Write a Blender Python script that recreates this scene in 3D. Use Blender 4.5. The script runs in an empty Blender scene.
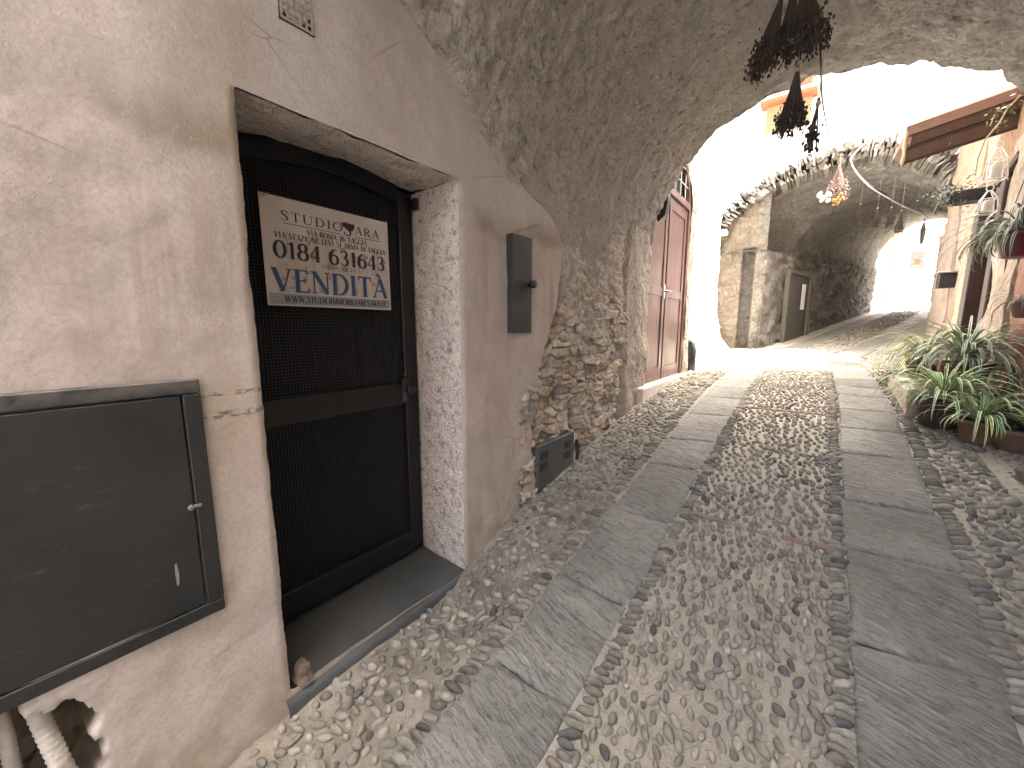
import bpy, math, random
import numpy as np
from mathutils import Vector

random.seed(7)
RNG = np.random.default_rng(11)
C = bpy.context.scene.collection
PI = math.pi

# ------------------------------------------------------------------ view used to work out real distances
FPX = 385.0
YAW, PITCH = math.radians(38.1), math.radians(8.25)
FV = np.array([-math.sin(YAW)*math.cos(PITCH), math.cos(YAW)*math.cos(PITCH), -math.sin(PITCH)])
RV = np.array([math.cos(YAW), math.sin(YAW), 0.0])
UV_ = np.cross(RV, FV)
def at(x, y, Y):
    r = FV + (x-512)/FPX*RV + (384-y)/FPX*UV_
    return tuple(r*(Y/r[1]))

# ------------------------------------------------------------------ numpy noise
def _h(ix, iy, iz, s=0):
    n = (ix*374761393 + iy*668265263 + iz*2147483647 + s*974634541) & 0xffffffff
    n = ((n ^ (n >> 13))*1274126177) & 0xffffffff
    n = n ^ (n >> 16)
    return (n & 0xffffff)/float(0xffffff)
def vnoise(x, y, z, s=0):
    x = np.asarray(x, float); y = np.asarray(y, float); z = np.asarray(z, float)
    x, y, z = np.broadcast_arrays(x, y, z)
    ix, iy, iz = np.floor(x).astype(np.int64), np.floor(y).astype(np.int64), np.floor(z).astype(np.int64)
    fx, fy, fz = x-ix, y-iy, z-iz
    fx, fy, fz = [f*f*(3-2*f) for f in (fx, fy, fz)]
    r = 0
    for a in (0, 1):
        for b in (0, 1):
            for c in (0, 1):
                w = (fx if a else 1-fx)*(fy if b else 1-fy)*(fz if c else 1-fz)
                r = r + w*_h(ix+a, iy+b, iz+c, s)
    return r*2-1
def fbm(x, y, z, o=4, s=0):
    r, a, f = 0, 1.0, 1.0
    for k in range(o):
        r = r + a*vnoise(np.asarray(x)*f, np.asarray(y)*f, np.asarray(z)*f, s+k*17); a *= .5; f *= 2.03
    return r
def cells(u, v, s=0, jit=.85):
    u = np.asarray(u, float); v = np.asarray(v, float)
    iu, iv = np.floor(u).astype(np.int64), np.floor(v).astype(np.int64)
    f1 = np.full(u.shape, 9.0); f2 = np.full(u.shape, 9.0); cid = np.zeros(u.shape)
    zz = np.zeros_like(iu)
    for a in (-1, 0, 1):
        for b in (-1, 0, 1):
            px = iu+a+.5+(_h(iu+a, iv+b, zz, s)-.5)*jit; py = iv+b+.5+(_h(iu+a, iv+b, zz, s+5)-.5)*jit
            d = np.hypot(u-px, v-py); i = _h(iu+a, iv+b, zz, s+9)
            f2 = np.where(d < f1, f1, np.minimum(f2, d)); cid = np.where(d < f1, i, cid); f1 = np.minimum(f1, d)
    return f1, f2, cid
def sstep(a, b, x):
    t = np.clip((np.asarray(x, float)-a)/(b-a), 0, 1); return t*t*(3-2*t)

# ------------------------------------------------------------------ objects
def tag(o, label=None, cat=None, group=None, kind=None):
    if label: o['label'] = label
    if cat: o['category'] = cat
    if group: o['group'] = group
    if kind: o['kind'] = kind
    return o
def empty(name, loc, label, cat, group=None):
    o = bpy.data.objects.new(name, None); C.objects.link(o); o.location = loc
    o.empty_display_size = .1
    return tag(o, label, cat, group)
def wloc(o):
    v = Vector((0, 0, 0))
    while o is not None:
        v = v + o.location; o = o.parent
    return v
def link(name, verts, faces, mat, parent=None, smooth=False, cols=None, origin=None):
    off = wloc(parent) if parent is not None else Vector(origin or (0, 0, 0))
    V = np.asarray(verts, float)-np.array(off)
    me = bpy.data.meshes.new(name)
    if isinstance(faces, np.ndarray):
        n, k = faces.shape
        me.vertices.add(len(V)); me.vertices.foreach_set('co', V.ravel())
        me.loops.add(n*k); me.loops.foreach_set('vertex_index', faces.ravel().astype(np.int32))
        me.polygons.add(n); me.polygons.foreach_set('loop_start', np.arange(0, n*k, k, dtype=np.int32))
        me.update(calc_edges=True); me.validate()
    else:
        me.from_pydata([tuple(v) for v in V], [], [tuple(f) for f in faces]); me.update()
    if smooth: me.polygons.foreach_set('use_smooth', np.ones(len(me.polygons), bool))
    if cols is not None:
        a = me.color_attributes.new('Col', 'FLOAT_COLOR', 'POINT')
        cc = np.ones((len(V), 4)); cc[:, :3] = cols; a.data.foreach_set('color', cc.ravel())
    me.materials.append(mat)
    o = bpy.data.objects.new(name, me); C.objects.link(o)
    if parent is not None: o.parent = parent
    elif origin: o.location = origin
    return o
class MB:
    def __init__(s): s.v = []; s.f = []; s.c = []
    def add(s, v, f, col=None):
        b = len(s.v); s.v += [tuple(p) for p in v]; s.f += [tuple(i+b for i in q) for q in f]
        s.c += [col or (1, 1, 1)]*len(v); return s
    def box(s, x0, x1, y0, y1, z0, z1, bev=0, col=None):
        x0, x1 = sorted((x0, x1)); y0, y1 = sorted((y0, y1)); z0, z1 = sorted((z0, z1))
        b = min(bev, (x1-x0)*.45, (y1-y0)*.45, (z1-z0)*.45)
        if b <= 0:
            v = [(x, y, z) for x in (x0, x1) for y in (y0, y1) for z in (z0, z1)]
            return s.add(v, [(0, 1, 3, 2), (4, 6, 7, 5), (0, 4, 5, 1), (2, 3, 7, 6), (0, 2, 6, 4), (1, 5, 7, 3)], col)
        v = []; idx = {}
        X, Y, Z = (x0, x1), (y0, y1), (z0, z1)
        for i in (0, 1):
            for j in (0, 1):
                for k in (0, 1):
                    sx, sy, sz = (b if i == 0 else -b), (b if j == 0 else -b), (b if k == 0 else -b)
                    for ax in range(3):
                        p = [X[i]+sx, Y[j]+sy, Z[k]+sz]; p[ax] = (X[i], Y[j], Z[k])[ax]
                        idx[(i, j, k, ax)] = len(v); v.append(tuple(p))
        f = []
        for ax in range(3):
            for e in (0, 1):
                def g(p, q):
                    t = [0, 0, 0]; t[ax] = e; o = [a for a in range(3) if a != ax]; t[o[0]] = p; t[o[1]] = q
                    return idx[tuple(t)+(ax,)]
                q = [g(0, 0), g(1, 0), g(1, 1), g(0, 1)]
                if (e == 0) != (ax == 1): q = q[::-1]
                f.append(q)
        for ax in range(3):
            o = [a for a in range(3) if a != ax]
            for p in (0, 1):
                for q in (0, 1):
                    def key(e, w):
                        t = [0, 0, 0]; t[ax] = e; t[o[0]] = p; t[o[1]] = q; return idx[tuple(t)+(w,)]
                    f.append([key(0, o[0]), key(1, o[0]), key(1, o[1]), key(0, o[1])])
        for i in (0, 1):
            for j in (0, 1):
                for k in (0, 1):
                    f.append([idx[(i, j, k, a)] for a in range(3)])
        return s.add(v, f, col)
    def tube(s, pts, r, n=8, cap=True, col=None):
        P = [Vector(p) for p in pts]; R = r if isinstance(r, (list, tuple)) else [r]*len(P)
        v = []; f = []; up = None
        for i, p in enumerate(P):
            t = (P[min(i+1, len(P)-1)]-P[max(i-1, 0)]).normalized()
            if up is None: up = Vector((0, 0, 1)) if abs(t.z) < .9 else Vector((1, 0, 0))
            a = t.cross(up).normalized(); b = a.cross(t).normalized(); up = b
            for k in range(n):
                w = 2*PI*k/n; v.append(p+(a*math.cos(w)+b*math.sin(w))*R[i])
        for i in range(len(P)-1):
            for k in range(n): f.append((i*n+k, i*n+(k+1) % n, (i+1)*n+(k+1) % n, (i+1)*n+k))
        if cap: f.append(tuple(range(n))[::-1]); f.append(tuple((len(P)-1)*n+k for k in range(n)))
        return s.add(v, f, col)
    def lathe(s, c, prof, n=20, col=None):
        v = [(c[0]+r*math.cos(2*PI*k/n), c[1]+r*math.sin(2*PI*k/n), c[2]+z) for r, z in prof for k in range(n)]
        f = [(i*n+k, i*n+(k+1) % n, (i+1)*n+(k+1) % n, (i+1)*n+k) for i in range(len(prof)-1) for k in range(n)]
        f.append(tuple(range(n))[::-1]); f.append(tuple((len(prof)-1)*n+k for k in range(n)))
        return s.add(v, f, col)
    def blob(s, c, r, n=8, m=6, jit=.25, col=None):
        v = []; f = []
        sd = random.random()*50
        for i in range(m+1):
            th = PI*i/m
            for k in range(n):
                ph = 2*PI*k/n
                d = (math.sin(th)*math.cos(ph), math.sin(th)*math.sin(ph), math.cos(th))
                q = 1+jit*math.sin(d[0]*4+sd)*math.cos(d[1]*5+sd*2)+jit*.6*math.sin(d[2]*7+sd)
                v.append((c[0]+d[0]*r[0]*q, c[1]+d[1]*r[1]*q, c[2]+d[2]*r[2]*q))
        for i in range(m):
            for k in range(n): f.append((i*n+k, (i+1)*n+k, (i+1)*n+(k+1) % n, i*n+(k+1) % n))
        return s.add(v, f, col)
    def poly(s, pts, thick):                      # closed outline (list of 3D), extruded by vector
        n = len(pts); T = Vector(thick)
        v = [Vector(p) for p in pts]+[Vector(p)+T for p in pts]
        f = [tuple(range(n)), tuple(range(2*n-1, n-1, -1))]+[(i, i+n, (i+1) % n+n, (i+1) % n) for i in range(n)]
        return s.add(v, f)
    def build(s, name, mat, parent=None, smooth=False, origin=None, cols=False):
        return link(name, s.v, s.f, mat, parent, smooth, np.array(s.c) if cols else None, origin)
def gridfaces(nu, nv, mask=None, flip=False):
    i, j = np.meshgrid(np.arange(nu-1), np.arange(nv-1), indexing='ij')
    a = i*nv+j
    F = np.stack([a, a+nv, a+nv+1, a+1], -1)
    if flip: F = F[..., ::-1]
    F = F.reshape(-1, 4)
    if mask is not None: F = F[mask.reshape(-1)]
    return F

# ------------------------------------------------------------------ materials
class NT:
    def __init__(s, name):
        s.m = bpy.data.materials.new(name); s.m.use_nodes = True
        s.t = s.m.node_tree; s.t.nodes.clear()
        s.o = s.n('ShaderNodeOutputMaterial'); s.b = s.n('ShaderNodeBsdfPrincipled')
        s.t.links.new(s.b.outputs[0], s.o.inputs[0])
        s.pos = s.n('ShaderNodeNewGeometry').outputs['Position']
    def n(s, k, **kw):
        x = s.t.nodes.new(k)
        for a, b in kw.items(): setattr(x, a, b)
        return x
    def L(s, a, b): s.t.links.new(a, b)
    def put(s, v, sock):
        if isinstance(v, bpy.types.NodeSocket): s.L(v, sock)
        else: sock.default_value = (*v, 1) if isinstance(v, (tuple, list)) and len(v) == 3 and sock.type == 'RGBA' else v
    def vscale(s, sc, vec=None):
        if not isinstance(sc, (tuple, list)): sc = (sc, sc, sc)
        m = s.n('ShaderNodeVectorMath', operation='MULTIPLY'); s.L(vec or s.pos, m.inputs[0]); m.inputs[1].default_value = sc
        return m.outputs[0]
    def noise(s, sc, det=4, ro=.55, dist=0, vec=None):
        x = s.n('ShaderNodeTexNoise'); s.L(s.vscale(sc, vec), x.inputs['Vector'])
        x.inputs['Scale'].default_value = 1; x.inputs['Detail'].default_value = det; x.inputs['Roughness'].default_value = ro; x.inputs['Distortion'].default_value = dist
        return x.outputs[0]
    def voro(s, sc, feat='F1', out='Distance', vec=None, rnd=1):
        x = s.n('ShaderNodeTexVoronoi', feature=feat); s.L(s.vscale(sc, vec), x.inputs['Vector']); x.inputs['Scale'].default_value = 1
        x.inputs['Randomness'].default_value = rnd
        return x.outputs[out]
    def ramp(s, f, *stops):
        x = s.n('ShaderNodeValToRGB'); s.L(f, x.inputs[0]); e = x.color_ramp.elements
        while len(e) < len(stops): e.new(.5)
        for q, (p, c) in zip(e, stops):
            q.position = p; q.color = (*c, 1) if isinstance(c, tuple) else (c, c, c, 1)
        return x.outputs[0]
    def math(s, op, a, b=0.0, clamp=False):
        x = s.n('ShaderNodeMath', operation=op, use_clamp=clamp); s.put(a, x.inputs[0]); s.put(b, x.inputs[1]); return x.outputs[0]
    def mix(s, f, a, b, mode='MIX'):
        x = s.n('ShaderNodeMix', data_type='RGBA', blend_type=mode, clamp_factor=True)
        s.put(f, x.inputs[0]); s.put(a, x.inputs[6]); s.put(b, x.inputs[7]); return x.outputs[2]
    def attr(s, nm='Col'):
        x = s.n('ShaderNodeAttribute'); x.attribute_name = nm; return x.outputs['Color']
    def sep(s):
        x = s.n('ShaderNodeSeparateXYZ'); s.L(s.pos, x.inputs[0]); return x.outputs
    def range(s, v, a, b, c=0.0, d=1.0):
        x = s.n('ShaderNodeMapRange', interpolation_type='SMOOTHSTEP'); s.put(v, x.inputs[0])
        for i, q in zip((1, 2, 3, 4), (a, b, c, d)): x.inputs[i].default_value = q
        return x.outputs[0]
    def bump(s, *hs):                             # (height socket, distance, strength)
        prev = None
        for h, d, st in hs:
            x = s.n('ShaderNodeBump'); x.inputs['Distance'].default_value = d; x.inputs['Strength'].default_value = st
            s.L(h, x.inputs['Height'])
            if prev is not None: s.L(prev, x.inputs['Normal'])
            prev = x.outputs[0]
        s.L(prev, s.b.inputs['Normal'])
    def done(s, col, rough=.8, metal=0, spec=None):
        s.put(col, s.b.inputs['Base Color']); s.put(rough, s.b.inputs['Roughness']); s.b.inputs['Metallic'].default_value = metal
        if spec is not None: s.b.inputs['Specular IOR Level'].default_value = spec
        return s.m

def simple(name, c, rough=.6, metal=0, var=.25, sc=30, bump=.0015, spec=None):
    t = NT(name); n = t.noise(sc, 5)
    col = t.mix(n, tuple(x*(1-var) for x in c), tuple(min(1, x*(1+var)) for x in c))
    if bump: t.bump((t.noise(sc*5, 4), bump, .6))
    return t.done(col, rough, metal, spec)

XWALL = -1.4
def plaster_material():
    t = NT('pink_plaster'); z = t.sep()[2]; y = t.sep()[1]
    big = t.noise(1.3, 5, .6); mid = t.noise(6, 6, .65); fine = t.noise(70, 4)
    c = t.mix(t.range(big, .35, .65), (.432, .372, .325), (.49, .44, .392))
    c = t.mix(t.range(mid, .40, .72, 0, .5), c, (.34, .285, .245))
    # a greyer field above a wavering horizontal damp line, pinker below it
    zz = t.math('ADD', z, t.math('MULTIPLY', t.math('SUBTRACT', t.noise((1, 2.2, 1), 4), .5), .22))
    up = t.range(zz, .44, .60)
    c = t.mix(t.math('MULTIPLY', up, .55), c, (.41, .375, .34))
    line = t.math('MULTIPLY', t.range(zz, .47, .53), t.range(zz, .66, .54))
    line = t.math('MULTIPLY', line, t.range(t.noise((1, 3, 2), 3), .35, .65))
    c = t.mix(t.math('MULTIPLY', line, .75), c, (.20, .16, .12))
    # vertical run stains
    run = t.range(t.noise((9, 9, .7), 5, .6), .53, .72)
    run = t.math('MULTIPLY', run, t.math('MULTIPLY', t.range(zz, .55, .2), t.range(z, -.25, .15)))
    c = t.mix(t.math('MULTIPLY', run, .5), c, (.24, .175, .13))
    # old yellow patch beside the doorway, whiter patched part low down
    yel = t.math('MULTIPLY', t.range(y, .25, .40), t.range(y, .60, .44))
    yel = t.math('MULTIPLY', yel, t.range(t.noise((5, 5, 2), 4), .42, .62))
    c = t.mix(t.math('MULTIPLY', yel, .38), c, (.35, .275, .175))
    c = t.mix(t.math('MULTIPLY', t.range(z, -.15, -.75), t.range(t.noise(2.6, 5), .36, .6)), c, (.50, .445, .395))
    # dirt splashed up from the street
    d = t.math('MULTIPLY', t.range(t.math('ADD', z, t.math('MULTIPLY', y, -.185)), -1.12, -1.42), t.range(t.noise(9, 5), .3, .62))
    c = t.mix(t.math('MULTIPLY', d, .65), c, (.33, .265, .185))
    r2 = t.math('MULTIPLY', t.range(y, 1.7, 2.1), t.range(t.noise((4, 4, 1.5), 5), .45, .65))
    c = t.mix(t.math('MULTIPLY', r2, .3), c, (.40, .335, .25))
    spk = t.range(t.noise(38, 3, .7), .66, .74)
    c = t.mix(t.math('MULTIPLY', spk, .35), c, (.25, .2, .16))
    # hairline cracks
    cr = t.voro((1.4, 1.4, 2.6), 'DISTANCE_TO_EDGE', vec=None)
    cr = t.math('MULTIPLY', t.range(cr, .008, .0), t.range(t.noise(2.2, 2), .5, .6))
    c = t.mix(t.math('MULTIPLY', cr, .55), c, (.16, .12, .1))
    c = t.mix(t.range(fine, .42, .62, 0, .28), c, (.31, .26, .225)); c = t.mix(t.range(t.noise(55, 5, .75), .56, .7, 0, .4), c, (.50, .45, .40))
    for zc, hw in ((-.197, .010), (-.262, .017)):
        sc_ = t.math('MULTIPLY', t.range(t.math('ABSOLUTE', t.math('SUBTRACT', z, zc)), hw, hw*.3), t.math('MULTIPLY', t.range(y, .29, .325), t.range(t.noise((30, 30, 60), 4, .7), .44, .58)))
        c = t.mix(t.math('MULTIPLY', sc_, t.range(y, .475, .465, 0, .75)), c, (.07, .055, .05))
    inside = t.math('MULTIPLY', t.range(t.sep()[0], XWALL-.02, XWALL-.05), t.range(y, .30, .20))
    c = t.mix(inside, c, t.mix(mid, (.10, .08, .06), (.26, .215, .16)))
    t.bump((mid, .014, .3), (t.noise(26, 6, .7), .0032, .35), (t.noise(110, 4, .7), .0026, .7))
    return t.done(c, .92, spec=.2)

def roughcast(name, a, b, dark, sc=1.0, speck=.0):
    t = NT(name)
    n1 = t.noise(2.2*sc, 6, .6); n2 = t.noise(14*sc, 7, .7, .4); n3 = t.noise(55*sc, 5, .7)
    v = t.voro(26*sc)
    c = t.mix(t.range(n1, .35, .65), a, b)
    c = t.mix(t.range(n2, .52, .30, 0, .85), c, dark)
    c = t.mix(t.range(n3, .60, .78, 0, .35), c, tuple(min(1, q*1.5) for q in b))
    if speck: c = t.mix(t.math('MULTIPLY', t.range(t.noise(72*sc, 3, .7), .55, .62), speck), c, dark)
    t.bump((n2, .035/sc, .8), (v, .012/sc, .5), (n3, .008/sc, .8))
    return t.done(c, .95, spec=.15)

def vault_material():
    t = NT('vault_render'); p = t.sep()
    n1 = t.noise(1.1, 6, .6); n2 = t.noise(19, 8, .7, .25); n3 = t.noise(62, 5, .7); n4 = t.noise(6, 6, .62, .4)
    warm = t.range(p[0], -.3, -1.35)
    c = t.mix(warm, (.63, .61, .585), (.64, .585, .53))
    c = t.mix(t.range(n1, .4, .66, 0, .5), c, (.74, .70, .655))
    c = t.mix(t.range(n4, .52, .34, 0, .5), c, (.42, .385, .35))
    c = t.mix(t.range(n2, .46, .37, 0, .6), c, (.22, .195, .17))
    c = t.mix(t.range(n2, .53, .62, 0, .7), c, (.52, .47, .415))
    c = t.mix(t.range(n3, .55, .70, 0, .45), c, (.54, .49, .43))
    c = t.mix(t.range(n3, .45, .32, 0, .45), c, (.24, .215, .19))
    t.bump((n4, .09, .8), (n2, .09, 1.0), (n3, .018, 1.0))
    return t.done(c, .96, spec=.12)

def rubble_material(name='rubble_stone', tint=1.0, warm=1.0):
    t = NT(name)
    col = t.attr(); n2 = t.noise(16, 7, .65, .5); n3 = t.noise(70, 4, .7)
    c = t.mix(1.0, col, t.ramp(n2, (.2, .55), (.75, 1.3)), 'MULTIPLY')
    c = t.mix(t.range(n3, .58, .75, 0, .35), c, (.42*tint, .37*tint*warm, .30*tint*warm))
    t.bump((n2, .025, .8), (n3, .006, .8))
    return t.done(c, .95, spec=.15)

def mortar_material():
    t = NT('sandy_mortar'); p_ = t.sep(); n1 = t.noise(1.2, 5); n2 = t.noise(18, 6, .7); n3 = t.noise(110, 4, .7)
    c = t.mix(t.range(n1, .35, .68), (.45, .405, .32), (.50, .455, .365))
    c = t.mix(t.range(n2, .5, .3, 0, .7), c, (.30, .265, .21))
    c = t.mix(t.range(n3, .55, .75, 0, .6), c, (.50, .46, .39))
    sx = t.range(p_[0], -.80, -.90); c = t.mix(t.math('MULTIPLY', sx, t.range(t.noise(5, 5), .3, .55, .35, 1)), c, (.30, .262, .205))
    t.bump((n2, .03, .8), (n3, .006, 1.0))
    return t.done(c, .9, spec=.25)

def pebble_material():
    t = NT('river_pebble'); n2 = t.noise(40, 5, .65); n3 = t.noise(160, 3)
    c = t.mix(1.0, t.attr(), t.ramp(n2, (.25, .6), (.75, 1.35)), 'MULTIPLY')
    t.bump((n2, .004, .5), (n3, .001, .5))
    return t.done(c, t.range(n2, .3, .7, .6, .8), spec=.3)

def slab_material():
    t = NT('chiselled_slab'); p = t.sep()
    n1 = t.noise(1.7, 5); n2 = t.noise(22, 6, .7); n3 = t.noise(120, 4)
    # hand-cut chisel marks running across the slab
    rot = t.n('ShaderNodeVectorRotate', rotation_type='Z_AXIS'); t.L(t.pos, rot.inputs['Vector']); rot.inputs['Angle'].default_value = .26
    wob = t.noise(5, 3); wv = t.n('ShaderNodeVectorMath', operation='MULTIPLY_ADD'); t.L(wob, wv.inputs[0]); wv.inputs[1].default_value = (.0, .06, 0); t.L(rot.outputs[0], wv.inputs[2])
    g0 = t.noise((17, 78, 8), 5, .62, .2, wv.outputs[0]); g1 = t.noise((8, 46, 5), 4, .62, .1, wv.outputs[0])
    g = t.range(t.math('ADD', t.math('MULTIPLY', g0, .62), t.math('MULTIPLY', g1, .38)), .36, .62)
    gm = t.math('MULTIPLY', g, t.range(t.noise(2.7, 3), .32, .6, .35, 1))
    c = t.mix(1.0, t.attr(), t.ramp(n1, (.25, .78), (.75, 1.22)), 'MULTIPLY')
    c = t.mix(t.range(n2, .45, .25, 0, .6), c, (.07, .068, .066))
    c = t.mix(t.math('MULTIPLY', t.range(g, .5, .05), .6), c, (.11, .105, .092))
    c = t.mix(t.range(t.noise(48, 4, .75), .54, .66, 0, .5), c, (.10, .095, .085))
    c = t.mix(t.range(n3, .6, .78, 0, .35), c, (.36, .35, .33))
    c = t.mix(t.range(t.noise(.9, 4), .55, .7, 0, .35), c, (.30, .275, .235))
    t.bump((gm, .018, .9), (n2, .010, .6), (n3, .002, .7))
    return t.done(c, t.range(n2, .3, .7, .5, .72), spec=.4)

M = {}
M['plaster'] = plaster_material()
M['reveal'] = roughcast('speckled_roughcast', (.60, .53, .465), (.68, .605, .535), (.18, .155, .135), 1.6, .9)
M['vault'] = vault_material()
M['rubble'] = rubble_material()
M['greycast'] = roughcast('grey_roughcast', (.30, .265, .225), (.38, .335, .285), (.15, .13, .11), 1.2, .4)
M['mortar'] = mortar_material()
M['pebble'] = pebble_material()
M['slab'] = slab_material()
M['brick'] = simple('old_brick', (.27, .175, .135), .85, 0, .4, 14, .004)
M['threshold'] = simple('worn_slate_step', (.065, .068, .066), .5, 0, .45, 6, .003)
M['black'] = simple('black_iron', (.009, .009, .0095), .5, .0, .3, 20, .001)
M['wire'] = simple('black_wire', (.032, .032, .034), .42, .2, .2, 30, 0)
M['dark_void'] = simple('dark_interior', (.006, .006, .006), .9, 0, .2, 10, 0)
M['board'] = None
M['cabinet'] = None
M['ink'] = simple('black_ink', (.02, .02, .022), .5, 0, 0, 10, 0)
M['blue_ink'] = simple('blue_ink', (.03, .07, .135), .5, 0, .15, 10, 0)
M['red_door'] = None
M['white_wash'] = roughcast('whitewashed_plaster', (.72, .70, .67), (.80, .79, .77), (.52, .50, .47), 1.0)
M['white_facade'] = simple('white_facade', (.80, .79, .77), .9, 0, .05, 3, .006)
M['white_stone'] = simple('pale_stone', (.46, .43, .385), .8, 0, .3, 12, .005)
M['ochre'] = roughcast('ochre_stucco', (.34, .215, .14), (.40, .28, .195), (.22, .14, .09), .6)
M['pale_ochre'] = roughcast('pale_stucco', (.44, .35, .28), (.50, .42, .35), (.30, .235, .185), .6)
M['browncast'] = roughcast('brown_wall_render', (.24, .185, .145), (.29, .235, .185), (.15, .115, .09), .8)
M['rubble_wall'] = roughcast('brown_rubble_render', (.25, .185, .135), (.34, .27, .205), (.13, .095, .07), .45)
M['pale_ochre2'] = roughcast('light_ochre_stucco', (.37, .255, .175), (.42, .315, .23), (.25, .17, .115), .6)
M['red_brown'] = simple('red_brown_plaster', (.25, .125, .085), .85, 0, .35, 7, .006)
M['wood'] = simple('brown_timber', (.115, .07, .057), .6, 0, .4, 9, .003)
M['dark_wood'] = simple('dark_timber', (.055, .035, .028), .6, 0, .4, 9, .003)
M['flashing'] = simple('pink_terracotta_edge', (.35, .225, .195), .7, 0, .2, 12, .003)
M['terracotta'] = simple('terracotta', (.155, .085, .06), .85, 0, .35, 14, .003)
M['purple'] = simple('purple_plastic', (.12, .012, .045), .35, 0, .1, 10, 0)
M['soil'] = simple('potting_soil', (.035, .025, .018), .95, 0, .5, 60, .006)
M['white_metal'] = simple('white_painted_wire', (.66, .65, .62), .5, 0, .15, 30, 0)
M['glass_jar'] = simple('frosted_lantern_glass', (.55, .56, .52), .2, 0, .15, 20, 0)
M['cable'] = simple('black_cable', (.02, .02, .02), .5, 0, .2, 30, 0)
M['hose'] = simple('pale_grey_cable', (.36, .355, .345), .5, 0, .15, 30, 0)
M['rope'] = simple('pale_rope', (.52, .46, .30), .9, 0, .3, 60, .004)
M['conduit'] = simple('grey_conduit', (.46, .43, .38), .65, 0, .3, 16, .003)
M['dried'] = simple('dried_stems_dark', (.075, .06, .052), .9, 0, .5, 50, .003)
M['dried_head'] = simple('dried_flower_heads', (.055, .043, .038), .95, 0, .5, 80, .006)
M['straw'] = simple('straw_string', (.40, .34, .24), .9, 0, .3, 50, 0)
M['pink_stems'] = simple('pink_dry_stems', (.13, .075, .062), .9, 0, .4, 50, 0)
M['white_petals'] = simple('white_petals', (.42, .41, .38), .9, 0, .15, 40, 0)
M['pink_heads'] = simple('pink_dry_heads', (.13, .085, .07), .95, 0, .5, 60, .004)
M['yellow_petals'] = simple('yellow_petals', (.22, .13, .025), .9, 0, .25, 40, 0)
M['steel'] = simple('dull_steel', (.30, .30, .30), .4, .8, .3, 20, .001)
M['orange'] = simple('orange_terracotta', (.36, .085, .035), .8, 0, .2, 14, .004)
M['ochre_panel'] = simple('ochre_facade', (.20, .155, .085), .85, 0, .2, 8, .006)
M['red_pipe'] = simple('red_painted_pipe', (.42, .13, .08), .5, 0, .2, 10, 0)
M['green_moss'] = simple('dark_fern', (.035, .055, .02), .9, 0, .5, 40, .004)
M['grey_door'] = simple('grey_boards', (.085, .08, .072), .8, 0, .4, 10, .006)
M['broken_brick'] = simple('broken_brick_stone', (.15, .115, .085), .9, 0, .4, 30, .008)
M['ground'] = simple('bare_ground', (.22, .19, .15), .95, 0, .4, 1.2, .02)
M['rock'] = simple('lichen_rock', (.13, .12, .10), .9, 0, .6, 18, .02)

def cabinet_material():
    t = NT('grey_painted_steel'); n = t.noise(4, 5); n2 = t.noise(200, 3)
    c = t.mix(t.range(n, .3, .7), (.015, .0165, .0165), (.024, .025, .025))
    c = t.mix(t.range(t.noise((9, 12, 30), 6, .7), .58, .74, 0, .3), c, (.13, .12, .105))
    c = t.mix(t.math('MULTIPLY', t.range(t.sep()[2], -.20, -.15), t.range(t.noise(14, 4), .35, .6)), c, (.10, .092, .08))
    t.bump((n2, .0009, .6)); return t.done(c, .55, .0, .4)
M['cabinet'] = cabinet_material()
M['panel'] = simple('dark_panel_steel', (.018, .019, .019), .6, 0, .25, 14, .001)
M['slate'] = simple('slate_grey_steel', (.075, .08, .078), .6, 0, .35, 14, .002)
M['clay'] = simple('dusty_clay', (.30, .25, .21), .9, 0, .3, 30, .003)
def red_door_material():
    t = NT('oxblood_painted_boards'); z = t.sep()[2]; n = t.noise((6, 6, 1.2), 6); n2 = t.noise((60, 60, 6), 4)
    c = t.mix(t.range(n, .3, .7), (.11, .058, .048), (.155, .088, .074))
    c = t.mix(t.range(t.noise((10, 10, 4), 5), .62, .75, 0, .5), c, (.36, .22, .18))
    t.bump((n2, .002, .5)); return t.done(c, t.range(n, .3, .7, .30, .5), spec=.5)
M['red_door'] = red_door_material()
def board_material():
    t = NT('faded_sign_board'); n = t.noise(7, 5); n2 = t.noise((30, 30, 90), 4)
    c = t.mix(t.range(n, .35, .7), (.50, .435, .385), (.57, .505, .455))
    c = t.mix(t.range(n2, .6, .75, 0, .3), c, (.45, .38, .32))
    return t.done(c, .38, spec=.4)
M['board'] = board_material()
M['faint'] = simple('faint_print', (.30, .24, .20), .45, 0, .3, 30, 0)
M['fainter'] = simple('fainter_print', (.44, .37, .32), .45, 0, .25, 30, 0)
M['footer'] = simple('blue_grey_band', (.25, .265, .28), .45, 0, .35, 12, 0)
def leaf_material():
    t = NT('variegated_leaf'); n = t.noise(30, 3)
    c = t.mix(1.0, t.attr(), t.ramp(n, (.25, .75), (.75, 1.25)), 'MULTIPLY')
    t.b.inputs['Subsurface Weight'].default_value = 0
    return t.done(c, .45, spec=.4)
M['leaf'] = leaf_material()

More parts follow.
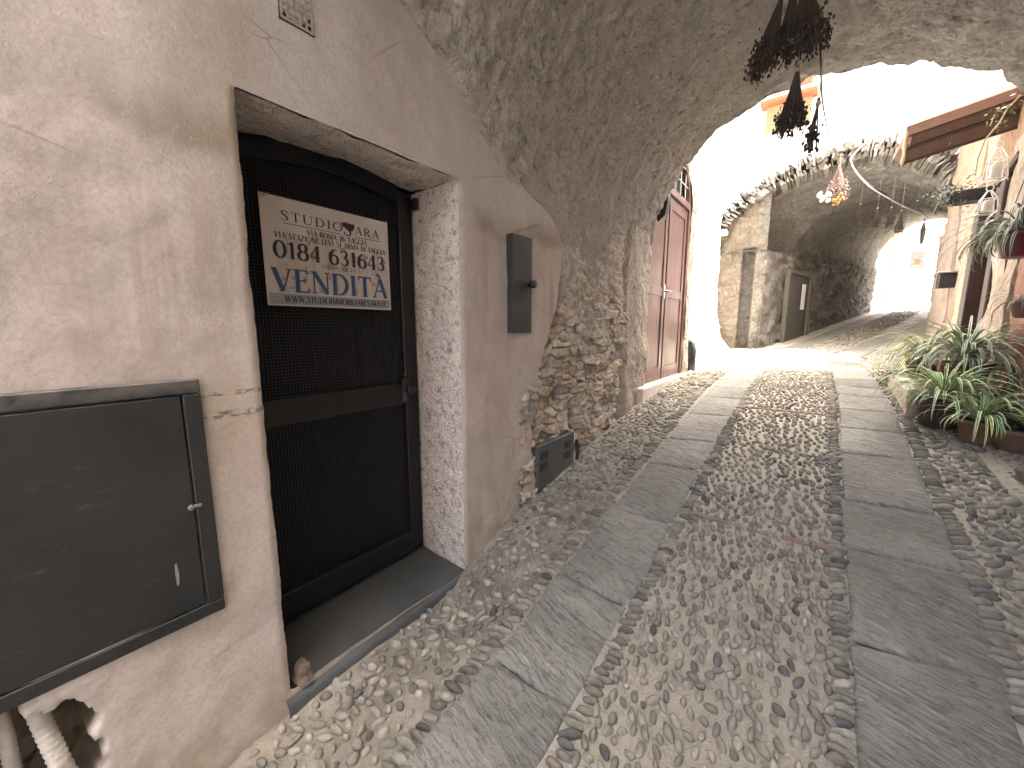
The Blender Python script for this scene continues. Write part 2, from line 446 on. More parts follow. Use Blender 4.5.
# ------------------------------------------------------------------ ground shape (camera eye is the origin, ground about 1.44 m below)
GY = np.array([-14, 0, 4.2, 5.5, 7.1, 10.0, 12.0, 18.0, 26.0, 60.0])
GZ = np.array([-14*.185-1.44, -1.44, -.668, -.575, -.535, -.42, -.20, .56, 1.25, 2.2])
def gbase(Y):
    Y = np.asarray(Y, float)
    return sum(np.interp(Y+o, GY, GZ) for o in (-.5, -.25, 0, .25, .5))/5
def shift(Y):                                     # the street bends to the right beyond the first arch
    Y = np.asarray(Y, float)
    t = np.clip(Y-8.2, 0, None); return .285*t*t/(t+1.2)
def gz(X, Y):
    X = np.asarray(X, float)-shift(Y); Y = np.asarray(Y, float)
    z = gbase(Y)
    k = sstep(-.86, -1.4, X)
    z = z-k*(.035+.10*np.exp(-((Y-1.2)/.40)**2))
    z = z+sstep(.56, 1.1, X)*.03
    return z
def gzf(X, Y): return float(gz(np.array(X), np.array(Y)))

# base sheet of bare ground reaching far out under everything
ys = np.concatenate([np.linspace(-60, -10, 6), np.linspace(-9, 30, 79), np.linspace(40, 120, 6)]); xs = np.concatenate([np.linspace(-80, -4, 8), np.linspace(-3, 6, 19), np.linspace(8, 80, 8)])
X, Y = np.meshgrid(xs, ys, indexing='ij')
Z = gbase(np.clip(Y, -14, 60))-.32
tag(link('ground', np.stack([X, Y, Z], -1).reshape(-1, 3), gridfaces(len(xs), len(ys)), M['ground'], smooth=True), kind='structure')

# mortar bed of the street
def yrow(y0, y1, d0, grow):
    r = [y0]; d = d0
    while r[-1] < y1: r.append(r[-1]+d); d = max(d0, d0*(1+grow*max(0, r[-1]-1.5)))
    return np.array(r)
ys = np.concatenate([np.arange(-4, 0, .06), yrow(0, 27, .016, .35)]); xs = np.linspace(-2.8, 1.45, 205)
Yg, Xg = np.meshgrid(ys, xs, indexing='ij')
Xw = Xg+shift(Yg)
rough = fbm(Xw*9, Yg*9, 0*Yg, 4)*.0022
strip = sstep(-.84, -.9, Xg)+sstep(.57, .62, Xg)
rough = rough+strip*fbm(Xw*22, Yg*22, 0*Yg+4, 3, 3)*.004
Zg = gz(Xw, Yg)+rough-.004
for _a, _b in ((-.86, -.56), (.215, .545)): Zg = Zg-.035*((Xg > _a) & (Xg < _b) & ((Yg < 6.9) | (Yg > 9.6)))
Zg = Zg-.3*((Xg < -1.415) & (Yg < 7))
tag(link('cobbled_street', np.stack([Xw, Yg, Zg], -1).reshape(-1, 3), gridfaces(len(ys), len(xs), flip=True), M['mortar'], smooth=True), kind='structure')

# pebbles pressed into the mortar, built as one relief
def ico():
    import bmesh
    bm = bmesh.new(); bmesh.ops.create_icosphere(bm, subdivisions=2, radius=1)
    v = np.array([q.co[:] for q in bm.verts]); f = np.array([[q.index for q in p.verts] for p in bm.faces]); bm.free(); return v, f
IV, IF = ico()
def scatter():
    """rows of (x, y, length, width, height, angle, colour) in street coordinates"""
    out = []
    pal = np.array([(.215, .20, .162), (.25, .23, .182), (.29, .266, .212), (.165, .156, .13), (.24, .21, .162), (.33, .304, .246), (.11, .107, .094)])
    def area(x0, x1, y0, y1, gap, smin, smax, mode):
        cell = gap/math.sqrt(2)*1.0; acc = {}
        n = int((x1-x0)*(y1-y0)/(gap*gap)*9)
        px = RNG.uniform(x0, x1, n); py = RNG.uniform(y0, y1, n)
        for x, y in zip(px, py):
            k = (int(x/gap), int(y/gap)); ok = True
            for a in (-1, 0, 1):
                for b in (-1, 0, 1):
                    for (u, w) in acc.get((k[0]+a, k[1]+b), ()):
                        if (u-x)**2+(w-y)**2 < gap*gap: ok = False
            if not ok: continue
            acc.setdefault(k, []).append((x, y))
            s = RNG.uniform(smin, smax); el = RNG.uniform(1.15, 1.9 if mode == 'mid' else 2.3)
            if mode == 'mid': ang = RNG.normal(1.9, .55)
            else: ang = RNG.normal(.35, .6)
            if RNG.random() < .12: ang = RNG.uniform(0, PI)
            out.append((x, y, s*el/1.35, s/1.35*RNG.uniform(.8, 1.05), RNG.uniform(.65, 1.05)*s, ang, pal[RNG.choice(7, p=[.22, .24, .2, .1, .09, .1, .05])]*RNG.uniform(.8, 1.2)))
    def course(x0, y0, y1, L, w, d, angm):
        y = y0
        while y < y1:
            ww = w*RNG.uniform(.7, 1.35)
            out.append((x0+RNG.normal(0, .006), y+ww, L*RNG.uniform(.75, 1.2), ww*.8, d*RNG.uniform(.7, 1.1), RNG.normal(angm, .12), pal[RNG.choice(7, p=[.22, .2, .12, .2, .06, .06, .14])]*RNG.uniform(.75, 1.15)))
            y += ww*2.05
    for y0, y1, g in ((-.6, 3.2, .0325), (3.2, 5.6, .037), (5.6, 10.2, .046)):
        area(-.46, .14, y0, y1, g, .0125*g/.034, .0218*g/.034, 'mid')
    area(-.46, .14, 10.2, 21, .075, .034, .05, 'mid')
    for y0, y1, g in ((-.6, 4.2, .037), (4.2, 9.8, .050)):
        area(-1.36, -.96, y0, y1, g, .0115*g/.034, .022*g/.034, 'side')
        area(.66, 1.2, max(y0, .4), y1, g*.92, .013*g/.034, .025*g/.034, 'side')
    for x0, L, w in ((-.495, .034, .0145), (.165, .036, .015), (-.915, .040, .015), (.60, .042, .0165)):
        course(x0, -.6, 5.5, L, w, .022, .22); course(x0, 5.5, 10, L, w*1.5, .024, .22)
    return out
PB = scatter()
VV, FF, CC = [], [], []
for i, (x, y, L, w, h, a, col) in enumerate(PB):
    wx = x+float(shift(y))
    ca, sa = math.cos(a), math.sin(a)
    b = IV*np.array([L, w, h])*(1+.16*np.sin(IV[:, [1, 2, 0]]*3.1+i))
    tl = RNG.normal(0, .12, 2)
    v = np.stack([b[:, 0]*ca-b[:, 1]*sa+wx, b[:, 0]*sa+b[:, 1]*ca+y, b[:, 2]+tl[0]*b[:, 0]+tl[1]*b[:, 1]], -1)
    VV.append(v); FF.append(IF+i*len(IV)); CC.append(np.tile(col, (len(IV), 1)))
VV = np.concatenate(VV); cen = np.repeat(np.array([(p[0]+float(shift(p[1])), p[1]) for p in PB]), len(IV), 0)
hh = np.repeat(np.array([p[4] for p in PB]), len(IV))
VV[:, 2] += gz(cen[:, 0], cen[:, 1])+.0120-hh*.76
sl = np.where(cen[:, 1] < 4.2, .185, .05); VV[:, 2] += (VV[:, 1]-cen[:, 1])*sl
o = link('cobbled_paving', VV, np.concatenate(FF), M['pebble'], smooth=True, cols=np.concatenate(CC)); tag(o, kind='structure')

# two bands of chiselled paving slabs
def slab_band(name, x0f, x1f, seed, ranges):
    rg = np.random.default_rng(seed); vs, fs, cs = [], [], []; b = 0
    for y0, y1 in ranges:
        y = y0
        while y < y1:
            ln = rg.uniform(.40, .62)*(1 if y < 6 else 1.3); e = y+ln
            sk = rg.normal(0, .012)+.02
            a = x0f(y)+rg.normal(0, .007); c = x1f(y)+rg.normal(0, .007)
            nu, nv = 18, 26
            U = np.concatenate([[0, .006, .02, .045], np.linspace(.09, .91, nu-8), [.955, .98, .994, 1]]); V = np.concatenate([[0, .004, .012, .03], np.linspace(.06, .94, nv-8), [.97, .988, .996, 1]])
            u, v = np.meshgrid(U, V, indexing='ij')
            xx = a+(c-a)*u; yy = y+.004+(ln-.008)*v+sk*(u-.5)*2
            edge = np.minimum(np.minimum(u, 1-u)*(c-a), np.minimum(v, 1-v)*ln)
            xx = xx+fbm(xx*8, yy*8, 0*xx, 3, seed)*.006*(edge < .02); yy = yy+fbm(xx*8, yy*8, 0*xx+9, 3, seed)*.006*(edge < .02)
            xw = xx+shift(yy)
            tilt = rg.normal(0, .003)
            zz = gz(xw, yy)+.010+tilt*(u-.5)*2+fbm(xw*5, yy*5, 0*xw, 3, seed)*.0035+fbm(xw*25, yy*25, 0*xw, 2, seed)*.0015
            zz = zz-.022*np.exp(-edge/.0035)-.004*np.exp(-edge/.02)
            vs.append(np.stack([xw, yy, zz], -1).reshape(-1, 3)); fs.append(gridfaces(nu, nv)+b); b += nu*nv
            g = rg.uniform(.25, .325); w = .008+rg.normal(0, .006)
            cs.append(np.tile((g*1.03+w*.3, g, g*.86), (nu*nv, 1))); y = e
    o = link(name, np.concatenate(vs), np.concatenate(fs), M['slab'], smooth=True, cols=np.concatenate(cs)); tag(o, kind='structure')
lx0 = lambda y: -.885+.035*min(max(y, 0), 7)/4.0; lx1 = lambda y: -.545+.012*min(max(y, 0), 7)
slab_band('paving_band', lx0, lx1, 3, [(-3, 6.9), (9.6, 24)])
slab_band('paving_band', lambda y: .195, lambda y: .565, 8, [(-3.2, 7.0), (9.2, 24)])
# thin brick courses that cross the cobbles
bk = MB()
for yc, dy in ((2.235, .01), (4.02, .05)):
    x = -.475
    while x < .17:
        w = random.uniform(.10, .135); w = min(w, .185-x)
        yy = yc+dy*(x+.47)+random.uniform(-.004, .004); z = gzf(x, yy)
        bk.box(x, x+w-.006, yy-.018, yy+.018, z-.05, z+.007+random.uniform(-.003, .003), .004); x += w
tag(bk.build('brick_course', M['brick']), kind='structure')

# ------------------------------------------------------------------ the plastered house with its doorway
Y0, Y1, ZL, ZS = .472, 1.378, .699, -1.318        # doorway in the wall plane X = -1.4
XW, XD = -1.4, -1.765
_cy = np.linspace(-.66, 1.05, 30)
LY = np.concatenate([_cy, [1.276, 1.494, 1.666, 1.785, 1.93, 2.12, 2.24, 2.32, 2.40]])
LZ = np.concatenate([.1+np.sqrt(np.clip(1.26**2-(_cy-.6)**2, 0, None)), [1.16, 1.003, .881, .775, .72, .70, .655, .52, -.6]])
def zlun(Y): return np.interp(np.asarray(Y, float), LY, LZ)
house = empty('plastered_house', (XW-.2, .9, -1.5), 'pale pink plastered house wall with a deep doorway on the left', 'house')
def jag(t, s): return fbm(np.asarray(t)*5, 0*np.asarray(t)+s, 0*np.asarray(t), 2, s)*.003+fbm(np.asarray(t)*42, 0*np.asarray(t)+s, 0*np.asarray(t), 2, s)*.0022
nR = 66
yl = np.concatenate([np.linspace(-3.2, -.32, 40, endpoint=False), np.linspace(-.32, Y0, 90, endpoint=False), np.linspace(Y0, Y1, 57)])
iL = 40+90; iR = iL+56
top = np.where(yl < .6, 1.44, np.maximum(.62, zlun(yl)+.07))
na, nb, nc = 70, 140, 60
Zm = np.array([np.concatenate([np.linspace(-2.3, ZS, na, endpoint=False), np.linspace(ZS, ZL, nb, endpoint=False), np.linspace(ZL, tp, nc)]) for tp in top])
Ym = np.repeat(yl[:, None], Zm.shape[1], 1)
zr = Zm[-1]
yb = np.interp(zr, [-1.2, -.79, -.455, -.18, .02, .264, .457, .60, .70, .775, .90, 1.02, 1.16], [2.03, 2.01, 1.99, 2.115, 2.22, 2.315, 2.335, 2.31, 2.20, 1.95, 1.72, 1.55, 1.38])
yb = np.maximum(yb+fbm(zr*7, 0*zr, 0*zr, 4, 6)*.03*sstep(.9, .3, zr), Y1+.004)
uu = np.linspace(0, 1, nR)[1:]
Ym = np.concatenate([Ym, Y1+(yb[None, :]-Y1)*uu[:, None]]); Zm = np.concatenate([Zm, np.repeat(zr[None, :], nR-1, 0)])
und = fbm(Ym*2.3, Zm*2.3, 0*Ym, 4)*.010+fbm(Ym*11, Zm*11, 0*Ym+3, 3, 8)*.0025
Xm = XW+und*sstep(0, .25, np.minimum(np.abs(Ym-Y0), np.abs(Ym-Y1))+.05)
# rounded, worn corner towards the doorway
for ic, sgn in ((iL, -1), (iR, 1)):
    for k, dx in ((0, .010), (1, .0035)):
        Xm[ic+sgn*k, na:na+nb] -= dx
Ym2 = Ym.copy(); Ym2[iL, :] += jag(Zm[iL], 2); Ym2[iR, :] += jag(Zm[iR], 5)*.7
Xm[-1, :] -= .022; Xm[-2, :] -= .005; Xm[iR+1:] += .012*sstep(1.75, 2.0, Ym[iR+1:])
nu, nv = Zm.shape
mask = np.ones((nu-1, nv-1), bool); mask[iL:iR, na:na+nb] = False
hd_ = np.hypot((Ym+.11)/.125, (Zm+1.12)/.235)+fbm(Ym*13, Zm*13, 0*Ym, 4, 21)*.20
Xm = Xm-.15*sstep(1.04, .86, hd_)-sstep(.95, .8, hd_)*np.abs(fbm(Ym*20, Zm*20, 0*Ym, 3, 9))*.05
wv = np.stack([Xm, Ym2, Zm], -1)
wall = link('wall', wv.reshape(-1, 3), gridfaces(nu, nv, mask), M['plaster'], house, smooth=True)
# thickness of the plaster at its broken right end
ed = wv[-1]; bk_ = ed+np.array([-.07, .015, 0])
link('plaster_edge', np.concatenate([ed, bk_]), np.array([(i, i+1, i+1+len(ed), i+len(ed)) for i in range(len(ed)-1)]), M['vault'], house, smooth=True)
# reveal: right side, lintel underside, left side
def rev(n0, n1, fn, nm):
    u = np.linspace(0, 1, n0); v = np.linspace(0, 1, n1); U, V = np.meshgrid(u, v, indexing='ij'); P = fn(U, V)
    link(nm, P.reshape(-1, 3), gridfaces(n0, n1), M['reveal'], house, smooth=True)
def rr(U, V):
    z = ZS-.03+(ZL+.004-ZS+.03)*V; d = sstep(0, .12, U)
    x = XW-.010-(.372)*U; y = Y1+jag(z, 5)*.7*(1-U)+.004*U+d*(fbm(x*16, z*16, 0*z, 4, 31)*.005+fbm(x*50, z*50, 0*z, 2, 33)*.0025)-.022*U*0
    return np.stack([x, y, z], -1)
rev(40, 150, rr, 'reveal')
def rl(U, V):
    z = ZS-.03+(ZL+.004-ZS+.03)*V; x = XW-.010-.372*U; y = Y0+jag(z, 2)*(1-U)-.03*U
    return np.stack([x, y, z], -1)
rev(20, 120, rl, 'reveal')
def rt(U, V):
    y = Y0-.03+(Y1+.01-Y0+.03)*V; x = XW-.008-.372*U; d = sstep(0, .1, U)
    z = ZL+.02*U+.035*np.sin(PI*np.clip((y-Y0)/(Y1-Y0), 0, 1))*sstep(.4, 1, U)+d*fbm(x*16, y*16, 0*y, 4, 37)*.006+fbm(y*12, 0*y, 0*y, 3, 12)*.006*(1-U)
    return np.stack([x, y, z], -1)
rev(36, 90, rt, 'lintel')
th = MB()
u = np.linspace(0, 1, 22); v = np.linspace(0, 1, 40); U, V = np.meshgrid(u, v, indexing='ij')
tx = XW+.025-.42*U; ty = Y0-.02+(Y1-Y0+.03)*V
tz = -1.318-.022*(1-V)+.006*U+fbm(tx*7, ty*7, 0*tx, 3, 3)*.004-.02*np.exp(-(1-0+U)*0-U/.03)
ths = np.stack([tx, ty, tz], -1); fr = ths[0].copy(); fr[:, 2] -= .2; fr[:, 0] += .004
link('threshold', np.concatenate([ths.reshape(-1, 3), fr]), np.concatenate([gridfaces(22, 40), np.array([(i, i+1, 880+i+1, 880+i) for i in range(39)])]), M['threshold'], house, smooth=False)
# cavity round the conduits and the mass of the house behind
mass = MB(); mass.box(-8, -1.86, -3.2, 4.0, -2.4, 10.5); mass.build('back_wall', M['plaster'], house)
mass = MB(); mass.box(-1.855, -1.405, -3.2, .22, 1.43, 7.5); mass.build('unseen_upper_wall', M['plaster'], house)

# door: iron frame, middle rail, wire mesh, dark panel behind, knob
door = bpy.data.objects.new('door', None); C.objects.link(door); door.parent = house; door.location = Vector((XD, .98, -.3))-wloc(house)
def arch_z(y): return .685+.075*math.sin(PI*min(max((y-.5)/(1.37-.5), 0), 1))*1.0
fm = MB()
a0, a1, zb = .50, 1.372, -1.30
fm.box(XD-.03, XD+.012, a0, a0+.075, zb, arch_z(a0)-.002, .004); fm.box(XD-.03, XD+.012, a1-.085, a1, zb, arch_z(a1)+.012, .004)
N = 24
pts = [(XD-.03, a0+.076+(a1-a0-.162)*i/N) for i in range(N+1)]
low = .635
fm.poly([(XD-.03, y, arch_z(y)+.01) for x, y in pts]+[(XD-.03, y, low+.045*math.sin(PI*(i/N))) for i, (x, y) in list(enumerate(pts))[::-1]], (.041, 0, 0))
fm.box(XD-.03, XD+.014, a0+.076, a1-.086, -.415, -.295, .004)
fm.box(XD-.03, XD+.013, a0+.076, a1-.086, zb, zb+.13, .004)
fm.build('door_frame', M['black'], door)
wm = MB()
def wires(z0, z1):
    y = a0+.08
    while y < a1-.09:
        wm.box(XD-.004, XD-.002, y, y+.0022, z0, z1); y += .0135
    z = z0
    while z < z1:
        wm.box(XD-.0015, XD+.0005, a0+.077, a1-.087, z, z+.0022); z += .0135
wires(-.29, .68); wires(zb+.132, -.42)
wm.build('wire_mesh', M['wire'], door)
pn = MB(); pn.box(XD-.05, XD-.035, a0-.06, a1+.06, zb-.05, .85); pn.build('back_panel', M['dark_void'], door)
kn = MB(); kn.tube([(XD+.012, 1.29, -.33), (XD+.035, 1.29, -.33), (XD+.038, 1.29, -.33), (XD+.06, 1.29, -.33), (XD+.068, 1.29, -.33)], [.012, .012, .026, .028, .016], 16)
kn.box(XD+.013, XD+.017, 1.262, 1.318, -.40, -.27, .002); kn.build('door_knob', M['black'], door, True)
# old hinge pin in the upper right corner of the reveal
hp = MB(); hp.tube([(XD+.04, 1.382, .645), (XD+.04, 1.345, .645)], .014, 10); hp.box(XD+.02, XD+.06, 1.36, 1.384, .615, .675, .004)
tag(hp.build('hinge_pin', M['black'], None, origin=(XD+.04, 1.37, .645)), 'small dark iron hinge stub in upper right corner of the doorway', 'hinge')
# broken brick in the corner of the doorway
bb = MB(); bb.blob((0, 0, 0), (.04, .032, .045), 9, 7, .28)
tag(bb.build('brick_fragment', M['broken_brick'], None, origin=None), 'broken brown brick lump on the left corner of the slate doorstep', 'brick'); bpy.data.objects['brick_fragment'].location = (XW-.03, Y0+.055, -1.305)

# ------------------------------------------------------------------ serif lettering
TK, TN = .135, .05
def arcp(cx, cy, rx, ry, a0, a1, n=16):
    r = []
    for i in range(n+1):
        a = math.radians(a0+(a1-a0)*i/n); r.append((cx+rx*math.cos(a), cy+ry*math.sin(a), TN+(TK-TN)*abs(math.cos(a))**1.4))
    return r
def ln(x0, y0, x1, y1, w): return [(x0, y0, w), (x1, y1, w)]
def sf(*xs): return [ln(x-.11, y, x+.11, y, .035) for x, y in xs]
G = {
 'A': (.78, [ln(.10, 0, .38, 1, TN), ln(.68, 0, .40, 1.0, TK), ln(.2, .35, .57, .35, TN)]+sf((.10, .017), (.68, .017))),
 'B': (.66, [ln(.16, 0, .16, 1, TK), arcp(.30, .76, .24, .235, 90, -90), arcp(.32, .27, .27, .26, 90, -90), ln(.16, .985, .32, .985, TN), ln(.16, .52, .32, .52, TN), ln(.16, .02, .32, .02, TN)]),
 'C': (.74, [arcp(.42, .5, .34, .49, 48, 312, 24), ln(.655, .7, .655, .9, TN)]),
 'D': (.78, [ln(.16, 0, .16, 1, TK), arcp(.32, .5, .36, .485, 90, -90, 20), ln(.05, .985, .32, .985, TN), ln(.05, .017, .32, .017, TN)]),
 'E': (.64, [ln(.16, 0, .16, 1, TK), ln(.05, .98, .54, .98, TN), ln(.16, .52, .44, .52, TN), ln(.05, .02, .56, .02, TN), ln(.545, .0, .565, .2, TN), ln(.525, .82, .525, 1, TN), ln(.44, .42, .44, .62, TN)]),
 'G': (.80, [arcp(.42, .5, .34, .49, 48, 320, 24), ln(.66, .02, .66, .42, TK), ln(.655, .72, .655, .9, TN)]+sf((.66, .42))),
 'I': (.38, [ln(.19, 0, .19, 1, TK)]+sf((.19, .017), (.19, .983))),
 'L': (.60, [ln(.16, 0, .16, 1, TK), ln(.05, .02, .54, .02, TN), ln(.535, 0, .55, .22, TN)]+sf((.16, .983))),
 'M': (.94, [ln(.14, 0, .14, 1, TN), ln(.16, 1, .46, .05, TK), ln(.78, 1, .46, .05, TN), ln(.80, 0, .80, 1, TK)]+sf((.14, .017), (.80, .017), (.10, .983), (.84, .983))),
 'N': (.82, [ln(.14, 0, .14, 1, TN), ln(.15, 1, .66, 0, TK), ln(.67, 0, .67, 1, TN)]+sf((.14, .017), (.67, .983), (.11, .983))),
 'O': (.84, [arcp(.42, .5, .34, .49, 0, 360, 30)]),
 'P': (.64, [ln(.16, 0, .16, 1, TK), arcp(.30, .73, .26, .255, 90, -90), ln(.05, .985, .30, .985, TN), ln(.16, .47, .30, .47, TN)]+sf((.16, .017))),
 'R': (.74, [ln(.16, 0, .16, 1, TK), arcp(.30, .74, .25, .245, 90, -90), ln(.05, .985, .30, .985, TN), ln(.16, .49, .32, .49, TN), ln(.36, .48, .64, .0, TK)]+sf((.16, .017), (.66, .017))),
 'S': (.60, [[(x, y, TN+(TK-TN)*w) for x, y, w in ((.50, .80, .1), (.46, .92, .1), (.34, .985, .1), (.20, .96, .4), (.12, .84, .9), (.14, .68, 1), (.27, .55, 1), (.40, .44, 1), (.49, .31, 1), (.48, .15, .8), (.38, .035, .3), (.26, .01, .1), (.14, .06, .1), (.09, .2, .1))], ln(.505, .76, .505, .96, TN), ln(.09, .05, .09, .25, TN)]),
 'T': (.70, [ln(.35, 0, .35, 1, TK), ln(.05, .98, .65, .98, TN), ln(.065, .8, .065, 1, TN), ln(.635, .8, .635, 1, TN)]+sf((.35, .017))),
 'U': (.80, [ln(.15, .3, .15, 1, TK), [(.15, .32, TK), (.17, .16, TK), (.25, .05, .1), (.40, .01, TN), (.55, .05, TN), (.64, .17, TN), (.66, .32, TN)], ln(.66, .3, .66, 1, TN)]+sf((.15, .983), (.66, .983))),
 'V': (.78, [ln(.12, 1, .40, 0, TK), ln(.68, 1, .40, 0, TN)]+sf((.12, .983), (.68, .983))),
 'W': (1.1, [ln(.12, 1, .36, 0, TK), ln(.56, .9, .36, 0, TN), ln(.54, 1, .78, 0, TK), ln(1.0, 1, .78, 0, TN)]+sf((.12, .983), (.54, .983), (1.0, .983))),
 'Z': (.68, [ln(.10, .02, .56, .98, TK), ln(.08, .98, .58, .98, TN), ln(.08, .02, .60, .02, TN), ln(.09, .8, .09, 1, TN), ln(.59, 0, .59, .2, TN)]),
 '0': (.68, [arcp(.34, .5, .25, .49, 0, 360, 30)]),
 '1': (.50, [ln(.27, 0, .27, 1, TK), ln(.10, .84, .27, .98, TN)]+sf((.27, .017))),
 '2': (.64, [[(.12, .74, TN), (.15, .90, .07), (.28, .985, TN), (.43, .94, .1), (.50, .78, TK), (.44, .56, TK), (.28, .3, .1), (.10, .06, TN)], ln(.09, .05, .54, .05, .1), ln(.54, .04, .56, .22, TN)]),
 '3': (.62, [[(.12, .80, TN), (.18, .93, TN), (.29, .985, TN), (.42, .92, .1), (.46, .76, TK), (.40, .60, .1), (.26, .53, TN)], [(.26, .53, TN), (.44, .46, .1), (.51, .28, TK), (.45, .1, .1), (.30, .01, TN), (.17, .05, TN), (.09, .18, TN)]]),
 '4': (.66, [ln(.45, 0, .45, 1, TK), ln(.06, .30, .42, .98, TN), ln(.06, .29, .60, .29, TN)]+sf((.45, .017))),
 '5': (.62, [ln(.16, .5, .18, .98, TN), ln(.17, .94, .50, .94, .1), [(.16, .52, TN), (.30, .60, TN), (.46, .5, .1), (.51, .31, TK), (.44, .1, .1), (.28, .01, TN), (.15, .05, TN), (.09, .16, TN)]]),
 '6': (.66, [[(.52, .92, TN), (.40, .985, TN), (.25, .88, .09), (.13, .66, TK), (.09, .4, TK), (.11, .2, .12)], arcp(.33, .31, .22, .30, 0, 360, 24)]),
 '8': (.66, [arcp(.33, .75, .19, .235, 0, 360, 24), arcp(.33, .27, .235, .265, 0, 360, 24)]),
 '.': (.30, [ln(.15, 0, .15, .12, TK)]),
 "'": (.28, [ln(.14, .72, .15, 1, .08)]),
 '`': (.01, [ln(-.52, 1.24, -.36, 1.06, .09)]),
}
def lettering(name, text, y0, y1, z, h, mat, parent, x, bold=1.0, track=0.0):
    """capitals set between y0 and y1 along the wall direction, baseline z"""
    w = sum((G[c][0] if c != ' ' else .42)+track for c in text)-track
    kx = (y1-y0)/w; mb = MB(); cx = 0; k = 0
    for c in text:
        if c != ' ':
            for st in G[c][1]:
                n = len(st); v = []
                for i, (px, py, wd) in enumerate(st):
                    a = st[max(i-1, 0)]; b = st[min(i+1, n-1)]
                    dx, dy = (b[0]-a[0])*kx, (b[1]-a[1])*h; q = math.hypot(dx, dy) or 1
                    hw = wd*h*.5*bold
                    ox, oy = -dy/q*hw, dx/q*hw
                    X_ = x+.00003*(k % 40)
                    v += [(X_, y0+(cx+px)*kx+ox, z+py*h+oy), (X_, y0+(cx+px)*kx-ox, z+py*h-oy)]
                mb.add(v, [(2*i, 2*i+2, 2*i+3, 2*i+1) for i in range(n-1)]); k += 1
        cx += (G[c][0] if c != ' ' else .42)+track
    return mb.build(name, mat, parent)

XS = XD+.030
sign = empty('sale_sign', (XS, .92, .29), 'pale rectangular for sale sign with black and blue print on the black door', 'sign')
sy0, sy1, sz0, sz1 = .632, 1.202, .092, .520
bd = MB(); bd.box(XS-.003, XS+.001, sy0, sy1, sz0, sz1); bd.build('sign_board', M['board'], sign)
gx = lambda t: sy0+(sy1-sy0)*t
gzs = lambda t: sz0+(sz1-sz0)*t
# pale print of house fronts behind the words
pr = MB(); xf = XS+.0016
for (u0, u1, w0, w1) in ((.08, .33, .13, .60), (.335, .50, .13, .70), (.505, .80, .13, .52), (.805, .985, .13, .47)):
    pr.add([(xf, gx(u0), gzs(w0)), (xf, gx(u1), gzs(w0)), (xf, gx(u1), gzs(w1)), (xf, gx((u0+u1)/2), gzs(w1+.06)), (xf, gx(u0), gzs(w1))], [(0, 1, 2, 3, 4)])
pr.build('faded_picture', M['fainter'], sign)
pr = MB(); xf = XS+.0019
for i in range(26):
    u = random.uniform(.04, .94); w = random.uniform(.13, .6); a = random.uniform(.02, .06); b = random.uniform(.02, .09)
    pr.add([(xf+i*.00001, gx(u), gzs(w)), (xf+i*.00001, gx(u+a), gzs(w+.01)), (xf+i*.00001, gx(u+a), gzs(w+b)), (xf+i*.00001, gx(u), gzs(w+b-.01))], [(0, 1, 2, 3)])
for i in range(10):
    u = random.uniform(.05, .9); w = random.uniform(.16, .5); L_ = random.uniform(.08, .25)
    pr.add([(xf+.0003+i*.00001, gx(u), gzs(w)), (xf+.0003+i*.00001, gx(u+.008), gzs(w)), (xf+.0003+i*.00001, gx(u+.008), gzs(w+L_)), (xf+.0003+i*.00001, gx(u), gzs(w+L_))], [(0, 1, 2, 3)])
pr.build('faded_picture', M['faint'], sign)
ft = MB(); ft.add([(XS+.0023, gx(.012), gzs(.015)), (XS+.0023, gx(.988), gzs(.015)), (XS+.0023, gx(.988), gzs(.115)), (XS+.0023, gx(.012), gzs(.115))], [(0, 1, 2, 3)]); ft.build('footer_band', M['footer'], sign)
xt = XS+.0030
def line(nm, txt, a, b, w, hgt, mat, bold=1, tr=0): return lettering(nm, txt, gx(a), gx(b), gzs(w), hgt*(sz1-sz0), mat, sign, xt, bold, tr)
line('lettering', 'STUDIO', .125, .585, .795, .085, M['ink'], 1.35, .10)
line('lettering', 'S', .585, .665, .765, .135, M['ink'], 1.2)
line('lettering', 'ARA', .685, .91, .795, .085, M['ink'], 1.35, .12)
line('lettering', 'VIA ROMA 26 TAGGIA', .30, .79, .695, .054, M['ink'], 1.5)
line('lettering', "VIA STAZIONE LEVI 51 ARMA DI TAGGIA", .075, .965, .628, .054, M['ink'], 1.5)
line('lettering', '0184 631643', .06, .955, .445, .155, M['ink'], 1.6)
line('lettering', 'PROPONE IN', .40, .68, .385, .043, M['ink'], .9)
line('lettering', 'VENDITA`', .03, .97, .135, .215, M['blue_ink'], 1.5)
line('lettering', 'WWW.STUDIOIMMOBILIARESARA.IT', .11, .95, .035, .062, M['ink'], 1.5)
em = MB()
for pl in ([(.572, .895), (.628, .885), (.684, .895), (.684, .855), (.668, .825), (.640, .815), (.628, .835), (.612, .838), (.585, .85)],):
    em.add([(xt+.0016, gx(a), gzs(b)) for a, b in pl], [tuple(range(len(pl)))])
em.build('emblem', M['ink'], sign)
ru = MB()
for a, b, w in ((.14, .56, .765), (.68, .92, .765)):
    ru.add([(xt, gx(a), gzs(w)), (xt, gx(b), gzs(w)), (xt, gx(b), gzs(w+.006)), (xt, gx(a), gzs(w+.006))], [(0, 1, 2, 3)])
ru.build('rule_line', M['ink'], sign)
for a, b in ((.03, .95), (.97, .95)):
    ti = MB(); ti.tube([(XS+.004, gx(a)-.012, gzs(b)), (XS+.008, gx(a), gzs(b)+.004), (XS+.004, gx(a)+.014, gzs(b)+.016), (XS-.012, gx(a)+.02, gzs(b)+.03)], .0022, 6); ti.build('cable_tie', M['white_metal'], sign, True)

